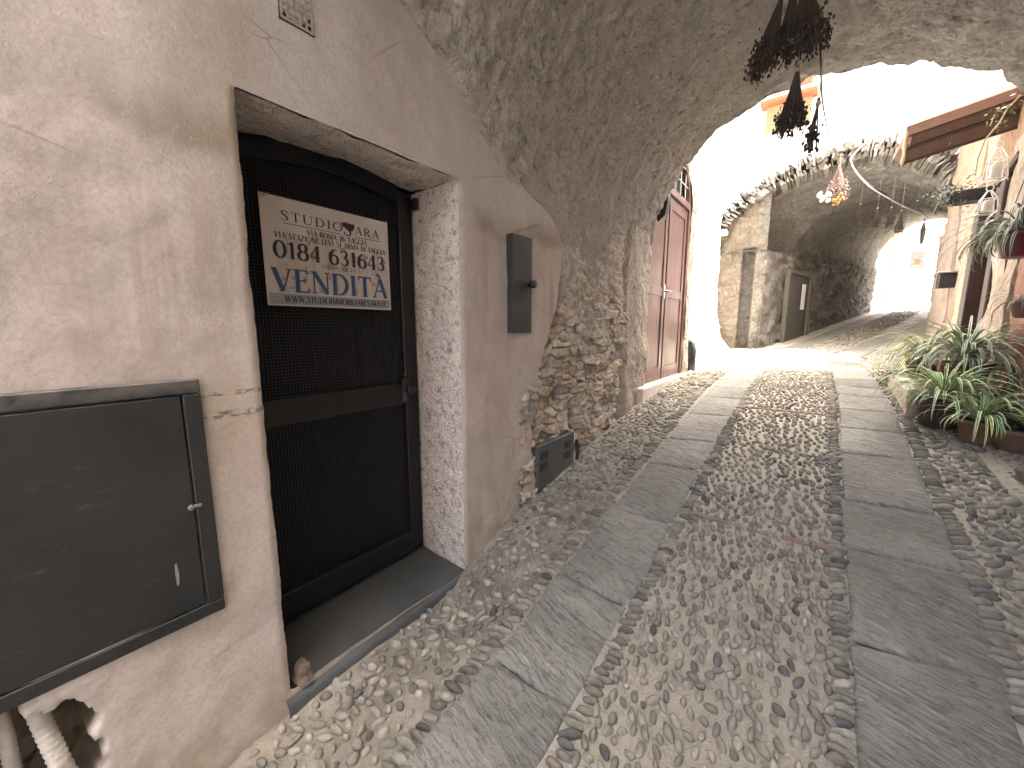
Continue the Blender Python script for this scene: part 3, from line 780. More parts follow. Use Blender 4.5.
# ------------------------------------------------------------------ meter cabinet on the wall
cab = empty('meter_cabinet', (XW, -.17, -.5), 'large dark grey steel meter cabinet set in the plaster left of the doorway', 'cabinet')
f = MB(); c0, c1, d0, d1 = -.66, .308, -.872, -.143; xo = XW+.016; bw = .042
f.box(XW-.03, xo, c0, c1, d1-bw, d1, .004); f.box(XW-.03, xo, c0, c1, d0, d0+bw, .004); f.box(XW-.03, xo, c1-bw, c1, d0+bw, d1-bw, .004); f.box(XW-.03, xo, c0, c0+bw, d0+bw, d1-bw, .004)
f.build('cabinet_frame', M['cabinet'], cab)
f = MB(); f.box(XW-.02, xo-.001, c0+bw+.003, c1-bw-.003, d0+bw+.003, d1-bw-.003, .003); dr = f.build('cabinet_door', M['cabinet'], cab)
f = MB(); f.tube([(xo-.002, .255, -.515), (xo+.006, .255, -.515), (xo+.008, .255, -.515)], [.008, .008, .004], 14); f.box(xo, xo+.002, .262, .280, -.520, -.510, .001); f.build('lock', M['steel'], dr)
f = MB(); f.add([(xo+.0006, .203, -.735), (xo+.0006, .208, -.73), (xo+.0006, .2105, -.70), (xo+.0006, .2075, -.665), (xo+.0006, .203, -.67), (xo+.0006, .202, -.70)], [(0, 1, 2, 3, 4, 5)]); f.build('paint_scratch', M['clay'], dr)
# conduits below it
def conduit(pts, r, label):
    P = [Vector(p) for p in pts]; q = []; rad = []
    n = 70
    for i in range(n+1):
        t = i/n*(len(P)-1); k = min(int(t), len(P)-2); q.append(P[k].lerp(P[k+1], t-k)); rad.append(r*(1+.09*math.sin(i*2.4)))
    m = MB(); m.tube(q, rad, 14); o = m.build('conduit', M['conduit'], None, True, origin=pts[0]); tag(o, label, 'pipe', 'conduits in the broken wall hole')
conduit([(XW-.05, -.085, -.86), (XW-.03, -.07, -.98), (XW-.005, -.055, -1.08), (XW+.005, -.03, -1.25), (XW-.01, -.02, -1.5)], .019, 'thicker ribbed grey conduit bending out of the wall hole under the cabinet')
conduit([(XW-.07, -.13, -.86), (XW-.05, -.125, -.98), (XW-.035, -.125, -1.12), (XW-.03, -.12, -1.5)], .014, 'thinner pale conduit further left in the wall hole under the cabinet')

# slim service panel, low vent cover, brick vent
sp = empty('service_panel', (XW, 1.84, .24), 'slim upright dark steel panel with a round knob right of the doorway', 'service panel')
f = MB(); f.box(XW-.02, XW+.034, 1.75, 1.937, -.026, .522, .004); f.build('panel_plate', M['panel'], sp)
f = MB(); f.tube([(XW+.032, 1.905, .255), (XW+.05, 1.905, .255), (XW+.052, 1.905, .255), (XW+.08, 1.905, .255)], [.012, .012, .022, .022], 14); f.build('knob', M['black'], sp, True)
vc = empty('vent_cover', (XW, 2.28, -1.0), 'low slate grey steel vent cover with slots at street level', 'vent cover')
f = MB(); yv0, yv1, zv0, zv1 = 2.03, 2.52, -1.105, -.775; sk = .02
f.box(XW-.03, XW+.024, yv0, yv1, zv0, zv1, .005); f.build('vent_plate', M['slate'], vc)
for cy in (2.11, 2.42):
    for k in range(3):
        for j in range(2): f = MB(); f.box(XW+.0243, XW+.0255, cy-.045+.033*k, cy-.045+.033*k+.016, -.955+.075*j, -.955+.075*j+.055); f.build('slot', M['dark_void'], vc)
f = MB(); f.tube([(XW+.0, 2.60, -.86), (XW+.025, 2.59, -.9), (XW+.02, 2.58, -1.0), (XW+.02, 2.57, -1.1)], .013, 10)
tag(f.build('gas_pipe', M['black'], None, True, origin=(XW, 2.6, -1.0)), 'short dark bent pipe stub just right of the slotted vent cover', 'pipe')
wv_ = empty('wall_vent', (XW, .66, 1.02), 'small perforated clay vent high on the plaster above the doorway', 'vent')
f = MB()
for i in range(6): f.box(XW-.004, XW+.008, .615+i*.019, .615+i*.019+.007, .955, 1.07)
for j in range(6): f.box(XW-.003, XW+.0075, .615, .717, .955+j*.022, .955+j*.022+.008)
f.build('vent_grille', M['clay'], wv_); f = MB(); f.box(XW-.012, XW+.0035, .612, .72, .952, 1.075); f.build('vent_opening', M['dark_void'], wv_)
# ------------------------------------------------------------------ first vault
APX, ZSP, XC, HW = 1.905, .42, -.19, 1.23
YN, YF = .25, 4.06
def vz(t): return ZSP+(APX-ZSP)*np.clip(1-np.abs(t)**2.25, 0, None)**(1/2.25)
ys = np.linspace(YN, YF, 300); th = np.linspace(PI, 0, 260)
tt = np.cos(th); tt = np.sign(tt)*np.abs(tt)**.9
Yv, T = np.meshgrid(ys, tt, indexing='ij'); Xv = XC+np.where(T < 0, HW, 1.41)*T; Zv = vz(T)
for sgn in (-1, 1):
    zl = zlun(Yv)*(1 if sgn < 0 else 1)
    act = sstep(.0, -.3, T) if sgn < 0 else sstep(0, .3, T)
    k = .10; zl2 = np.where(act > .5, zl, -9)
    h = np.clip(.5+.5*(zl2-Zv)/k, 0, 1); Zv = zl2*h+Zv*(1-h)+k*h*(1-h)*(zl2 > -5)
inset = sstep(2.3, 2.5, Yv)
Xv = np.where(T < -.985, Xv-.012*(1-inset), Xv)
# rough relief pushed along the normal
nx = T/np.maximum(1, np.abs(T)); nz = np.sqrt(np.clip(1-T*T, 0.02, 1))
rel = fbm(Xv*3.1, Yv*2.6, Zv*3.1, 4, 1)*.022+np.abs(fbm(Xv*10, Yv*10, Zv*10, 4, 5))*.030+np.abs(fbm(Xv*24, Yv*22, Zv*24, 3, 15))*.010
damp = 1-.8*sstep(-.95, -1, T)*sstep(2.4, 2.2, Yv)
Xv = Xv+nx*rel*damp; Zv = Zv+nz*rel*damp
Yv = Yv+sstep(3.9, 4.06, Yv)*fbm(Xv*6, Zv*6, 0*Xv, 3, 41)*.05
vault = empty('street_vault', (XC, 1.4, 2.0), 'rough grey brown rendered vault over the near part of the alley', 'vault')
vg = np.stack([Xv, Yv, Zv], -1)
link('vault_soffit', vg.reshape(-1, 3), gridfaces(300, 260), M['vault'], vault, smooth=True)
# house built on the vault: end walls and mass above
for yi, s in ((0, -1), (-1, 1)):
    e = vg[yi]; up = e.copy(); up[:, 2] = 2.42; up[:, 1] = (YN if yi == 0 else YF)+s*.012
    L_ = len(e); fs = [(i, i+1, L_+i+1, L_+i) for i in range(L_-1)]
    link('end_wall', np.concatenate([e, up]), np.array(fs), M['greycast'], vault)
m = MB(); m.box(-1.84, 7, YN, YF, 2.4, 11.5); m.build('upper_storey', M['white_wash'], vault)
m = MB(); m.box(1.34, 7, YN, YF-.005, -2.4, 2.38); m.build('side_wall', M['greycast'], vault)
m = MB(); m.box(1.36, 7, -7, YN-.03, -3.6, 8.3); m.build('sun_block', M['white_wash'], vault)  # unseen tall block, added to keep sun off the near street and plaster

# right hand wall under the vault
def rough_wall(name, Y, Z, Xf, mat, parent, amp=.02, cols=None, flip=False, seed=0, ck=None, cd=.0):
    r = fbm(Y*4, Z*4, 0*Y, 4, seed)*amp
    col = None
    if ck is not None:
        f1, f2, cid = cells(Y*ck[0]+fbm(Y*6, Z*6, 0*Y, 4, seed+1)*.42, Z*ck[1]+fbm(Y*6, Z*6, 0*Y+7, 4, seed+2)*.42, seed)
        r = r+np.abs(fbm(Y*13, Z*17, 0*Y, 4, seed+4))*.022*(amp > .02)
        e = np.clip((f2-f1)/.11, 0, 1); e = e*e*(3-2*e)
        w = ck[2](Y, Z) if len(ck) > 2 else 1
        r = r*(1-.3*w)+w*cd*(e*(.45+.9*(cid-.3))-.35)
        base = np.array(ck[3]); mort = np.array(ck[4]); pl = np.array(ck[5])
        t = (cid-.5)[..., None]
        st = base*(1+.55*t)+np.array((.03, .005, -.02))*np.sin(cid*40)[..., None]
        colr = mort*(1-e[..., None])+st*e[..., None]; W = (w*np.ones_like(Y))[..., None]
        col = (pl*(1-W)+colr*W).reshape(-1, 3)
    sgn = 1 if Xf.mean() < .3 else -1
    P = np.stack([Xf+sgn*r, Y, Z], -1)
    return link(name, P.reshape(-1, 3), gridfaces(*Y.shape, flip=flip), mat, parent, smooth=True, cols=col)
Yr, Zr = np.meshgrid(np.linspace(YN, YF, 130), np.linspace(-2.2, .75, 80), indexing='ij')
rough_wall('side_wall', Yr, Zr, np.full_like(Yr, 1.215), M['rubble'], vault, .03, ck=(5.5, 8, lambda a, b: 1.0, (.30, .265, .22), (.30, .27, .23), (.3, .27, .23)), cd=.05, seed=61)

# exposed rubble pier between plaster and the red door
pier = empty('rubble_pier', (XW, 2.8, -1), 'exposed rubble stone wall between the pink plaster and the red door', 'wall')
Yr, Zr = np.meshgrid(np.linspace(1.84, 3.52, 260), np.linspace(-1.5, .95, 340), indexing='ij')
wst = lambda a, b: sstep(.75, .15, b+fbm(a*4, b*4, 0*a, 3, 71)*.3+.25*np.abs(a-2.8))*(.45+.55*sstep(-.5, .25, fbm(a*3.3, b*3.3, 0*a, 3, 77)))
xr = np.full_like(Yr, XW-.02)-.09*np.exp(-((Yr-2.62)/.10)**2-((Zr+.72)/.16)**2)-.06*np.exp(-((Yr-2.35)/.14)**2-((Zr+.50)/.10)**2)
xr = xr-.012+.03*sstep(2.12, 1.95, Yr)*sstep(-.2, -.5, Zr)-.05*sstep(2.40, 2.22, Yr)*sstep(-.15, .1, Zr)
rough_wall('rubble_face', Yr, Zr, xr, M['rubble'], pier, .035, ck=(5.8, 14.5, wst, (.44, .385, .315), (.25, .21, .165), (.46, .41, .35)), cd=.040, seed=72)
Yr, Zr = np.meshgrid(np.linspace(3.40, 4.10, 60), np.linspace(-1.2, 1.6, 180), indexing='ij')
xr = np.full_like(Yr, XW+.015)-.05*sstep(3.5, 3.40, Yr)-.10*sstep(4.06, 4.10, Yr)
rough_wall('rendered_face', Yr, Zr, xr, M['greycast'], pier, .02, seed=75)

# ------------------------------------------------------------------ house with the red door beyond the vault
rh = empty('white_house', (-1.5, 5.5, -.6), 'tall whitewashed house with the double red door beyond the vault', 'house')
XR = -1.4
def wallgrid(name, y0, y1, z0, z1, mat, n=60, m=120, flare=None, hole=None, seed=0, amp=.02):
    Yw, Zw = np.meshgrid(np.linspace(y0, y1, n), np.linspace(z0, z1, m), indexing='ij')
    Xq = np.full_like(Yw, XR)+fbm(Yw*2, Zw*2, 0*Yw, 4, seed)*amp+fbm(Yw*9, Zw*9, 0*Yw, 3, seed+3)*amp*.35
    if flare is not None: Xq = Xq+flare(Yw, Zw)
    mk = None
    if hole is not None:
        yc = (Yw[:-1, :-1]+Yw[1:, 1:])/2; zc = (Zw[:-1, :-1]+Zw[1:, 1:])/2; mk = ~hole(yc, zc)
    return link(name, np.stack([Xq, Yw, Zw], -1).reshape(-1, 3), gridfaces(n, m, mk), mat, rh, smooth=True)
DY0, DY1, DZ = 3.86, 5.50, 1.50
def dhole(y, z):
    c = (DY0+DY1)/2; r = (DY1-DY0)/2
    return ((y > DY0) & (y < DY1) & (z < DZ)) | ((np.hypot((y-c)/r, (z-DZ)/.62) < 1) & (z >= DZ))
wallgrid('wall', 3.80, 5.75, -1.0, 3.0, M['greycast'], 130, 260, None, dhole, 81)
wallgrid('wall', 3.80, 7.15, 2.96, 6.2, M['white_wash'], 60, 60, None, None, 82)
fl = lambda y, z: sstep(6.0, 7.2, y)*.22*np.exp(-np.clip(z+.5, 0, 9)/.55)+.06*np.sin(y*7)*sstep(5.75, 6.2, y)*np.exp(-np.clip(z+.2, 0, 9)/.8)-.03*sstep(5.9, 5.75, y)
wallgrid('wall', 5.75, 7.15, -1.0, 2.98, M['white_wash'], 80, 130, fl, None, 83, .03)
m = MB(); m.box(-8, -1.52, 4.02, 7.12, -1, 6.15); m.build('back_wall', M['white_wash'], rh)
# whitewashed battered buttress towards the second arch
Yw, Zw = np.meshgrid(np.linspace(7.1, 9.95, 60), np.linspace(-1, 1.9, 80), indexing='ij')
Xq = -1.41-.60*sstep(7.15, 9.8, Yw)+(.215+.33*sstep(7.15, 9.6, Yw))*np.exp(-np.clip(Zw+.5, 0, 9)/.5)+fbm(Yw*3, Zw*3, 0*Yw, 3, 85)*.03*sstep(7.1, 7.6, Yw)
bt = empty('garden_wall', (-1.7, 8.5, -.5), 'sunlit white flared wall foot between the tall house and stone arch', 'wall')
link('wall_face', np.stack([Xq, Yw, Zw], -1).reshape(-1, 3), gridfaces(60, 80), M['white_wash'], bt, smooth=True)
m = MB(); m.box(-5, -2.1, 7.15, 9.9, -1, 1.88); m.build('wall_core', M['white_wash'], bt)
# red double door
rd = bpy.data.objects.new('double_door', None); C.objects.link(rd); rd.parent = rh; rd.location = Vector((-1.45, 4.7, -.6))-wloc(rh)
xd = -1.43; ym = (DY0+DY1)/2
for a, b in ((DY0+.07, ym-.004), (ym+.004, DY1-.07)):
    m = MB(); m.box(xd-.05, xd, a, b, -.655+.05, DZ-.03, .004)
    lf = m.build('door_leaf', M['red_door'], rd)
    m = MB(); m.box(xd, xd+.012, a+.02, a+.10, -.60, DZ-.04, .004); m.box(xd, xd+.012, b-.10, b-.02, -.60, DZ-.04, .004)
    m.box(xd, xd+.012, a+.10, b-.10, DZ-.16, DZ-.04, .004); m.box(xd, xd+.012, a+.10, b-.10, -.60, -.45, .004); m.box(xd, xd+.012, a+.1, b-.1, .36, .46, .004)
    m.build('leaf_moulding', M['red_door'], lf)
m = MB(); m.box(xd-.06, xd+.03, DY0, DY0+.068, -.62, DZ+.02, .004); m.box(xd-.06, xd+.03, DY1-.068, DY1, -.62, DZ+.02, .004); m.box(xd-.06, xd+.035, DY0+.069, DY1-.069, DZ-.028, DZ+.05, .004)
n = 20; cc, r0, r1 = ym, (DY1-DY0)/2, (DY1-DY0)/2-.06
op = [(xd-.05, cc+r0*math.cos(PI*i/n), DZ+.021+.62*math.sin(PI*i/n)) for i in range(n+1)]; ip = [(xd-.05, cc+r1*math.cos(PI*i/n), DZ+.052+.53*math.sin(PI*i/n)) for i in range(n+1)]
m.poly(op+ip[::-1], (.07, 0, 0)); m.build('door_frame', M['red_door'], rd)
m = MB()
for i in range(1, 8):
    y = DY0+(DY1-DY0)*i/8; hgt = .55*math.sqrt(max(0, 1-((y-cc)/r1)**2)); m.tube([(xd, y, DZ+.05), (xd, y, DZ+.05+hgt)], .007, 6)
for z in (.18, .36):
    hw = r1*math.sqrt(1-(z/.56)**2); m.tube([(xd+.006, cc-hw, DZ+.05+z), (xd+.006, cc+hw, DZ+.05+z)], .006, 6)
m.build('transom_grille', M['white_metal'], rd)
m = MB(); m.box(xd-.09, xd-.055, DY0+.01, DY1-.01, DZ, DZ+.64); m.build('transom_backing', M['dark_void'], rd)
m = MB(); m.tube([(xd, ym-.05, .42), (xd+.05, ym-.05, .42), (xd+.05, ym+.09, .42)], .011, 8); m.box(xd+.012, xd+.018, ym-.075, ym-.025, .33, .50, .002); m.build('door_handle', M['steel'], rd, True)
m = MB(); m.box(-1.5, -1.33, DY0-.02, DY1+.06, -.95, -.605, .012); m.build('doorstep', M['white_stone'], rh)
# black rounded fitting at the pier, small dark pipe beside the door
m = MB()
m.poly([at(x, y, 4.10) for x, y in ((668, 170), (668, 200), (665, 215), (658, 222), (654, 214), (658, 203), (660, 182))], (.0, .09, 0))
tag(m.build('wall_hood', M['black'], None, origin=(-1.3, 4.12, 1.35)), 'black curved metal hood on the rough pier beside the red door', 'hood')
m = MB(); m.tube([(XR+.05, 5.85, -.62), (XR+.05, 5.85, -.32), (XR+.03, 5.85, -.2), (XR-.04, 5.85, -.17)], .05, 12)
tag(m.build('drain_pipe', M['black'], None, True, origin=(XR, 5.85, -.4)), 'short black drain pipe at the foot of the wall past the red door', 'pipe')

# ------------------------------------------------------------------ second arch and tunnel of rubble stone
tun = empty('stone_archway', (.3, 10, -.3), 'rubble stone arch with a vaulted tunnel spanning the alley', 'archway')
def tl(Y): return np.interp(Y, [10.0, 11.0, 18.2], [-1.02, -.72, 1.42])
def tr(Y): return np.interp(Y, [10.0, 11.0, 12.5, 18.2], [1.60, 1.70, 2.15, 3.75])
ny, nt = 230, 260
Ya, Tt = np.meshgrid(np.linspace(9.95, 18.2, ny), np.linspace(0, 1, nt), indexing='ij')
lx, rx = tl(Ya), tr(Ya)
KY = [10, 11.0, 12.0, 18.2]
ec = np.interp(Ya, KY, [.40, .45, .80, 2.58]); ea = np.interp(Ya, KY, [2.36, 2.28, 1.52, 1.22]); zsp = np.interp(Ya, KY, [1.67, 1.67, 1.60, 2.05]); zap = np.interp(Ya, KY, [3.11, 3.06, 2.86, 3.40])
zfl = gbase(Ya)-.15
a, b = .28, .78
wl = np.clip(Tt/a, 0, 1); wa = np.clip((Tt-a)/(b-a), 0, 1); wr = np.clip((Tt-b)/(1-b), 0, 1)
ang = PI*(1-wa)
er = np.interp(Ya, KY, [1.47, 1.44, 1.46, 1.22]); Xa = ec+np.where(np.cos(ang) > 0, er, ea)*np.cos(ang); Za = zsp+(zap-zsp)*np.sin(ang)
Xa = np.where(Tt < a, lx, np.where(Tt > b, rx, Xa))
Za = np.where(Tt < a, zfl+(zsp-zfl)*wl, np.where(Tt > b, zsp+(zfl-zsp)*wr, Za))
s_ = Tt*6.5
f1, f2, cid = cells(Ya*3.6+fbm(Ya*5, s_*5, 0*Ya, 4, 5)*.4, s_*6.5+fbm(Ya*5, s_*5, 0*Ya+5, 4, 6)*.4, 91)
e = np.clip((f2-f1)/.11, 0, 1); stonew = np.maximum(.9*sstep(11.0, 10.2, Ya), np.clip(1.0-.5*sstep(.55, .35, np.abs(Tt-.53)*2)+0*Ya, .25, 1)*np.where(Tt > .74, .35, 1))
rel = stonew*(e*(.5+.7*(cid-.5))-.4)*.075+fbm(Xa*5, Ya*5, Za*5, 4, 93)*.022+np.abs(fbm(Xa*11, Ya*11, Za*11, 3, 95))*.03
ccx, ccz = (lx+rx)/2, zsp*.4; dx, dz = ccx-Xa, np.where((Tt > a) & (Tt < b), ccz-Za, 0); q = np.hypot(dx, dz)+1e-6
Xa = Xa+dx/q*rel; Za = Za+dz/q*rel
stc = np.array((.205, .192, .172))*(1+.7*(cid-.5))[..., None]; mo = np.array((.14, .13, .116))
colr = mo*(1-e[..., None])+stc*e[..., None]; W = stonew[..., None]; colr = colr*W+np.array((.21, .20, .182))*(1-W)
rwm = (sstep(.76, .80, Tt))[..., None]; colr = colr*(1-rwm)+np.array((.25, .19, .14))*rwm
link('tunnel_soffit', np.stack([Xa, Ya, Za], -1).reshape(-1, 3), gridfaces(ny, nt, flip=True), M['rubble'], tun, smooth=True, cols=colr.reshape(-1, 3))
# rubble ring of the arch: rough wedge stones, one relief
ring = MB(); rg = np.random.default_rng(5)
cxr, hr = .40, 2.38
ang = PI*1.0
while ang > .12:
    da = rg.uniform(.014, .042); am = ang-da/2
    for lay, (r0, r1) in enumerate(((-.07, .06), (.045, .15), (.135, .25+rg.uniform(-.03, .06)))):
        p = []; sk_ = rg.normal(0, .012)
        y0 = 9.84-.025*lay+rg.normal(0, .03); y1 = 10.4
        aa = ang-rg.uniform(-.006, .016); ab = ang-da+rg.uniform(-.006, .016)
        for yy in (y0, y1):
            for (an, rd_) in ((aa, r0), (ab, r0), (ab+sk_, r1-.012), (aa+sk_, r1-.012)):
                rr_ = rd_+rg.normal(0, .012)
                p.append((cxr+((hr if an > PI/2 else 1.49)+rr_)*math.cos(an), yy+rg.normal(0, .008), 1.67+(1.45+rr_)*math.sin(an)))
        g = rg.uniform(.11, .24)
        ring.add(p, [(0, 1, 2, 3), (7, 6, 5, 4), (0, 4, 5, 1), (1, 5, 6, 2), (2, 6, 7, 3), (3, 7, 4, 0)], (g*1.06, g*.97, g*.83))
    ang -= da
ring.build('arch_ring', M['rubble'], tun, cols=True)
# left pier of the arch with a blocked slot, projecting impost
Yp, Zp = np.meshgrid(np.linspace(0, 1, 70), np.linspace(0, 1, 140), indexing='ij')
Xp = -2.0+Yp*(-.98+2.0); Zp = -.8+Zp*(.8+1.70+1.45*np.sqrt(np.clip(1-((Xp-.4)/2.38)**2, 0, 1))); Yq = np.full_like(Xp, 10.02)+fbm(Xp*4, Zp*4, 0*Xp, 4, 97)*.035-np.abs(fbm(Xp*9, Zp*11, 0*Xp, 4, 99))*.05
Yq = Yq+.07*sstep(.04, .0, np.abs(Xp+1.30)-.10)*sstep(1.75, 1.65, Zp)
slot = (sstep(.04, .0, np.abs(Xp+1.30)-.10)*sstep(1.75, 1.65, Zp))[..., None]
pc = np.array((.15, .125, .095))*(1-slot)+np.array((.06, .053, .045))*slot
pc = np.where((Xp > -1.16)[..., None], np.array((.15, .135, .112)), pc)*(1+.15*fbm(Xp*9, Zp*9, 0*Xp, 3, 98))[..., None]
link('pier', np.stack([Xp, Yq, Zp], -1).reshape(-1, 3), gridfaces(70, 140), M['rubble'], tun, smooth=True, cols=pc.reshape(-1, 3))
m = MB(); m.box(-2.1, -1.72, 9.72, 9.95, 2.02, 2.12, .02); m.build('impost', M['white_stone'], tun)
m = MB(); m.box(-2.6, -1.02, 10.36, 11.2, -.8, 1.64); m.build('pier_core', M['greycast'], tun)
# grey boarded recess, fern tuft and notice on the left tunnel wall
dy = np.array((tl(11.1), 11.1)); de = np.array((tl(12.3), 12.3)); dv = (de-dy); nn = np.array((dv[1], -dv[0]))/np.hypot(*dv)
def onleft(u, off, z): p = dy+dv*u+nn*off; return (p[0], p[1], z)
td = empty('tunnel_door', onleft(.5, 0, -.1), 'dim grey boarded door in the left tunnel wall', 'door')
m = MB(); m.poly([onleft(.0, .03, -.35), onleft(.0, .03, 1.25), onleft(1, .03, 1.25), onleft(1, .03, -.3)], (nn[0]*.05, nn[1]*.05, 0)); m.build('door_boards', M['grey_door'], td)
m = MB()
for u0, u1, z0, z1 in ((-.06, .0, -.4, 1.33), (1.0, 1.06, -.4, 1.33), (.0, 1, 1.25, 1.33)):
    m.poly([onleft(u0, .04, z0), onleft(u0, .04, z1), onleft(u1, .04, z1), onleft(u1, .04, z0)], (nn[0]*.09, nn[1]*.09, 0))
m.build('door_frame', M['rock'], td)
m = MB(); m.poly([onleft(.62, .104, .45), onleft(.62, .104, 1.05), onleft(.80, .104, 1.05), onleft(.80, .104, .45)], (nn[0]*.008, nn[1]*.008, 0))
tag(m.build('notice', M['white_metal'], None, origin=onleft(.7, .1, .7)), 'pale blank notice sheet on the dim grey tunnel door', 'notice')

# white facade rising behind the arch, with ochre loggia and terracotta boxes
fc = empty('white_building', (-1, 10.9, 3), 'blazing white building front rising above the stone arch', 'building')
m = MB(); m.box(-7, 3.0, 10.45, 11.4, 3.30, 9.0); m.build('facade', M['white_facade'], fc)
P0 = at(766, 104, 10.3); P1 = at(812, 90, 10.3)
z_ = at(770, 130, 10.3)[2]
m = MB(); m.box(P0[0]+.02, P1[0]+.02, 10.30, 10.45, z_-.02, P0[2]-.08, .01); m.build('bay_panel', M['ochre_panel'], fc)
m = MB(); m.box(P0[0]-.08, P1[0]+.1, 10.10, 10.45, P0[2]-.08, P0[2]-.01, .01); m.build('balcony_slab', M['orange'], fc)
m = MB(); m.box(P0[0]-.3, P1[0]+.1, 10.12, 10.45, P0[2]-.01, P0[2]+.06, .008); m.build('balcony_ledge', M['white_facade'], fc)
for k, (a, b, lab) in enumerate(((P0[0]+.04, P0[0]+.5*(P1[0]-P0[0]), 'left orange planter box on the balcony ledge above the stone arch'), (P0[0]+.62*(P1[0]-P0[0]), P1[0]+.02, 'right orange planter box on the balcony ledge above the stone arch'))):
    pb = empty('planter_box', ((a+b)/2, 10.2, P0[2]+.06), lab, 'planter', 'orange planter boxes on the balcony')
    m = MB(); m.box(a, b, 10.12, 10.34, P0[2]+.062, P0[2]+.23, .015); m.build('planter_body', M['orange'], pb)
    m = MB(); m.box(a-.02, b+.02, 10.10, 10.36, P0[2]+.23, P0[2]+.262, .01); m.build('planter_rim', M['orange'], pb)

# ------------------------------------------------------------------ ochre house on the right
oh = empty('ochre_house', (1.3, 6, -.5), 'ochre stucco house with a brown door on the right of the alley', 'house')
XRf = lambda Y: .78+.08*np.asarray(Y, float)
def rwall(name, y0, y1, z0, z1, mat, dx=0, seed=0, n=40, m_=70, amp=.02, top=None):
    Yw, Zw = np.meshgrid(np.linspace(y0, y1, n), np.linspace(z0, z1, m_), indexing='ij')
    if top is not None: Zw = z0+(Zw-z0)/(z1-z0)*(np.interp(Yw, [7, 9.95], [2.25, 2.95])-z0)
    Xq = XRf(Yw)-dx+fbm(Yw*3, Zw*3, 0*Yw, 4, seed)*amp
    P = np.stack([Xq, Yw, Zw], -1); ed0 = P[0].copy(); ed0[:, 0] += .2; ed1 = P[-1].copy(); ed1[:, 0] += .2
    P = np.concatenate([ed0[None], P, ed1[None]])
    return link(name, P.reshape(-1, 3), gridfaces(n+2, m_, flip=True), mat, oh, smooth=False)
rwall('wall', 8.3, 9.95, -1, 1.75, M['browncast'], .02, 101)
rwall('wall', 7.0, 8.3, -1, 1.75, M['rubble_wall'], 0, 106)
rwall('wall', 7.0, 9.95, 1.72, 2.25, M['ochre'], .0, 107, top=.0)
rwall('wall', 6.2, 7.0, -1, 1.3, M['pale_ochre2'], .05, 102)
rwall('wall', 4.66, 5.34, -1, 1.5, M['pale_ochre'], .04, 103)
rwall('wall', 4.07, 4.66, -1, 2.0, M['red_brown'], 0, 104)
rwall('wall', 4.66, 7.02, 1.28, 2.2, M['ochre'], 0, 105)
m = MB(); m.box(1.62, 7, 4.07, 9.9, -1, 2.15); m.build('back_wall', M['ochre'], oh)
od = bpy.data.objects.new('door', None); C.objects.link(od); od.parent = oh; od.location = Vector((1.3, 5.8, -.5))-wloc(oh)
m = MB(); m.box(1.33, 1.38, 5.34, 6.2, -.6, 1.3); m.build('door_leaf', M['wood'], od)
m = MB(); m.box(1.17, 1.34, 6.06, 6.22, -.7, 1.32, .006); m.box(1.15, 1.34, 5.33, 5.46, -.7, 1.32, .006); m.box(1.16, 1.34, 5.47, 6.05, 1.18, 1.32, .006); m.build('door_frame', M['dark_wood'], od)
m = MB(); m.box(1.31, 1.335, 5.55, 5.95, -.35, .3, .008); m.box(1.31, 1.335, 5.55, 5.95, .42, 1.05, .008); m.build('door_moulding', M['wood'], od)
# timber canopy over the door
cp = empty('door_canopy', (.9, 5.6, 1.8), 'brown boarded timber canopy with a pink edge on the right wall', 'canopy')
cx0, cx1 = .535, 1.26
def slope(x): return (x-cx0)*.18
def prism(y0, z0, y1, z1, th, xa, xb, mb):       # sloping board between two lines
    v = []
    for x in (xa, xb):
        s = slope(x)
        v += [(x, y0, z0+s), (x, y1, z1+s), (x, y1+th*.6, z1+s+th), (x, y0+th*.6, z0+s+th)]
    mb.add(v, [(0, 1, 2, 3), (7, 6, 5, 4), (0, 4, 5, 1), (1, 5, 6, 2), (2, 6, 7, 3), (3, 7, 4, 0)])
m = MB(); prism(5.46, 1.905, 5.52, 1.84, .03, cx0-.03, cx1+.12, m); m.build('edge_tiles', M['flashing'], cp)
m = MB(); prism(5.535, 1.835, 5.60, 1.765, .02, cx0+.02, cx0+.35, m); prism(5.535, 1.835, 5.60, 1.765, .02, cx0+.356, cx1+.1, m); prism(5.62, 1.75, 5.70, 1.655, .02, cx0, cx0+.30, m); prism(5.62, 1.75, 5.70, 1.655, .02, cx0+.306, cx1+.1, m); m.build('soffit_boards', M['wood'], cp)
m = MB(); prism(5.605, 1.755, 5.62, 1.735, .035, cx0, cx1+.1, m); prism(5.70, 1.65, 5.715, 1.632, .035, cx0, cx1+.1, m); prism(5.52, 1.845, 5.54, 1.825, .05, cx0, cx1+.1, m); m.build('rafters', M['dark_wood'], cp)
m = MB(); v = []
for x in (cx0-.01, cx1+.1):
    s = slope(x); v += [(x, 5.55, 1.87+s), (x, 6.6, 1.95+s), (x, 6.6, 1.99+s), (x, 5.55, 1.91+s)]
m.add(v, [(0, 1, 2, 3), (7, 6, 5, 4), (0, 4, 5, 1), (1, 5, 6, 2), (2, 6, 7, 3), (3, 7, 4, 0)]); m.build('roof_slab', M['terracotta'], cp)
m = MB(); m.tube([at(1022, 152, 5.1), at(998, 185, 5.5)], .028, 6); m.build('brace', M['dark_wood'], cp)
# rope tassel from the corner of the canopy
p0 = at(907, 128, 5.5); m = MB(); pts = []
for i in range(9): pts.append((p0[0]+.004*math.sin(i*1.3), 5.5+.006*math.cos(i*1.7), p0[2]-.042*i))
m.tube(pts, [.012+.004*math.sin(i*2.1) for i in range(9)], 7)
tag(m.build('rope_tassel', M['rope'], None, True, origin=p0), 'pale rope hanging from the street corner of the timber canopy', 'rope')

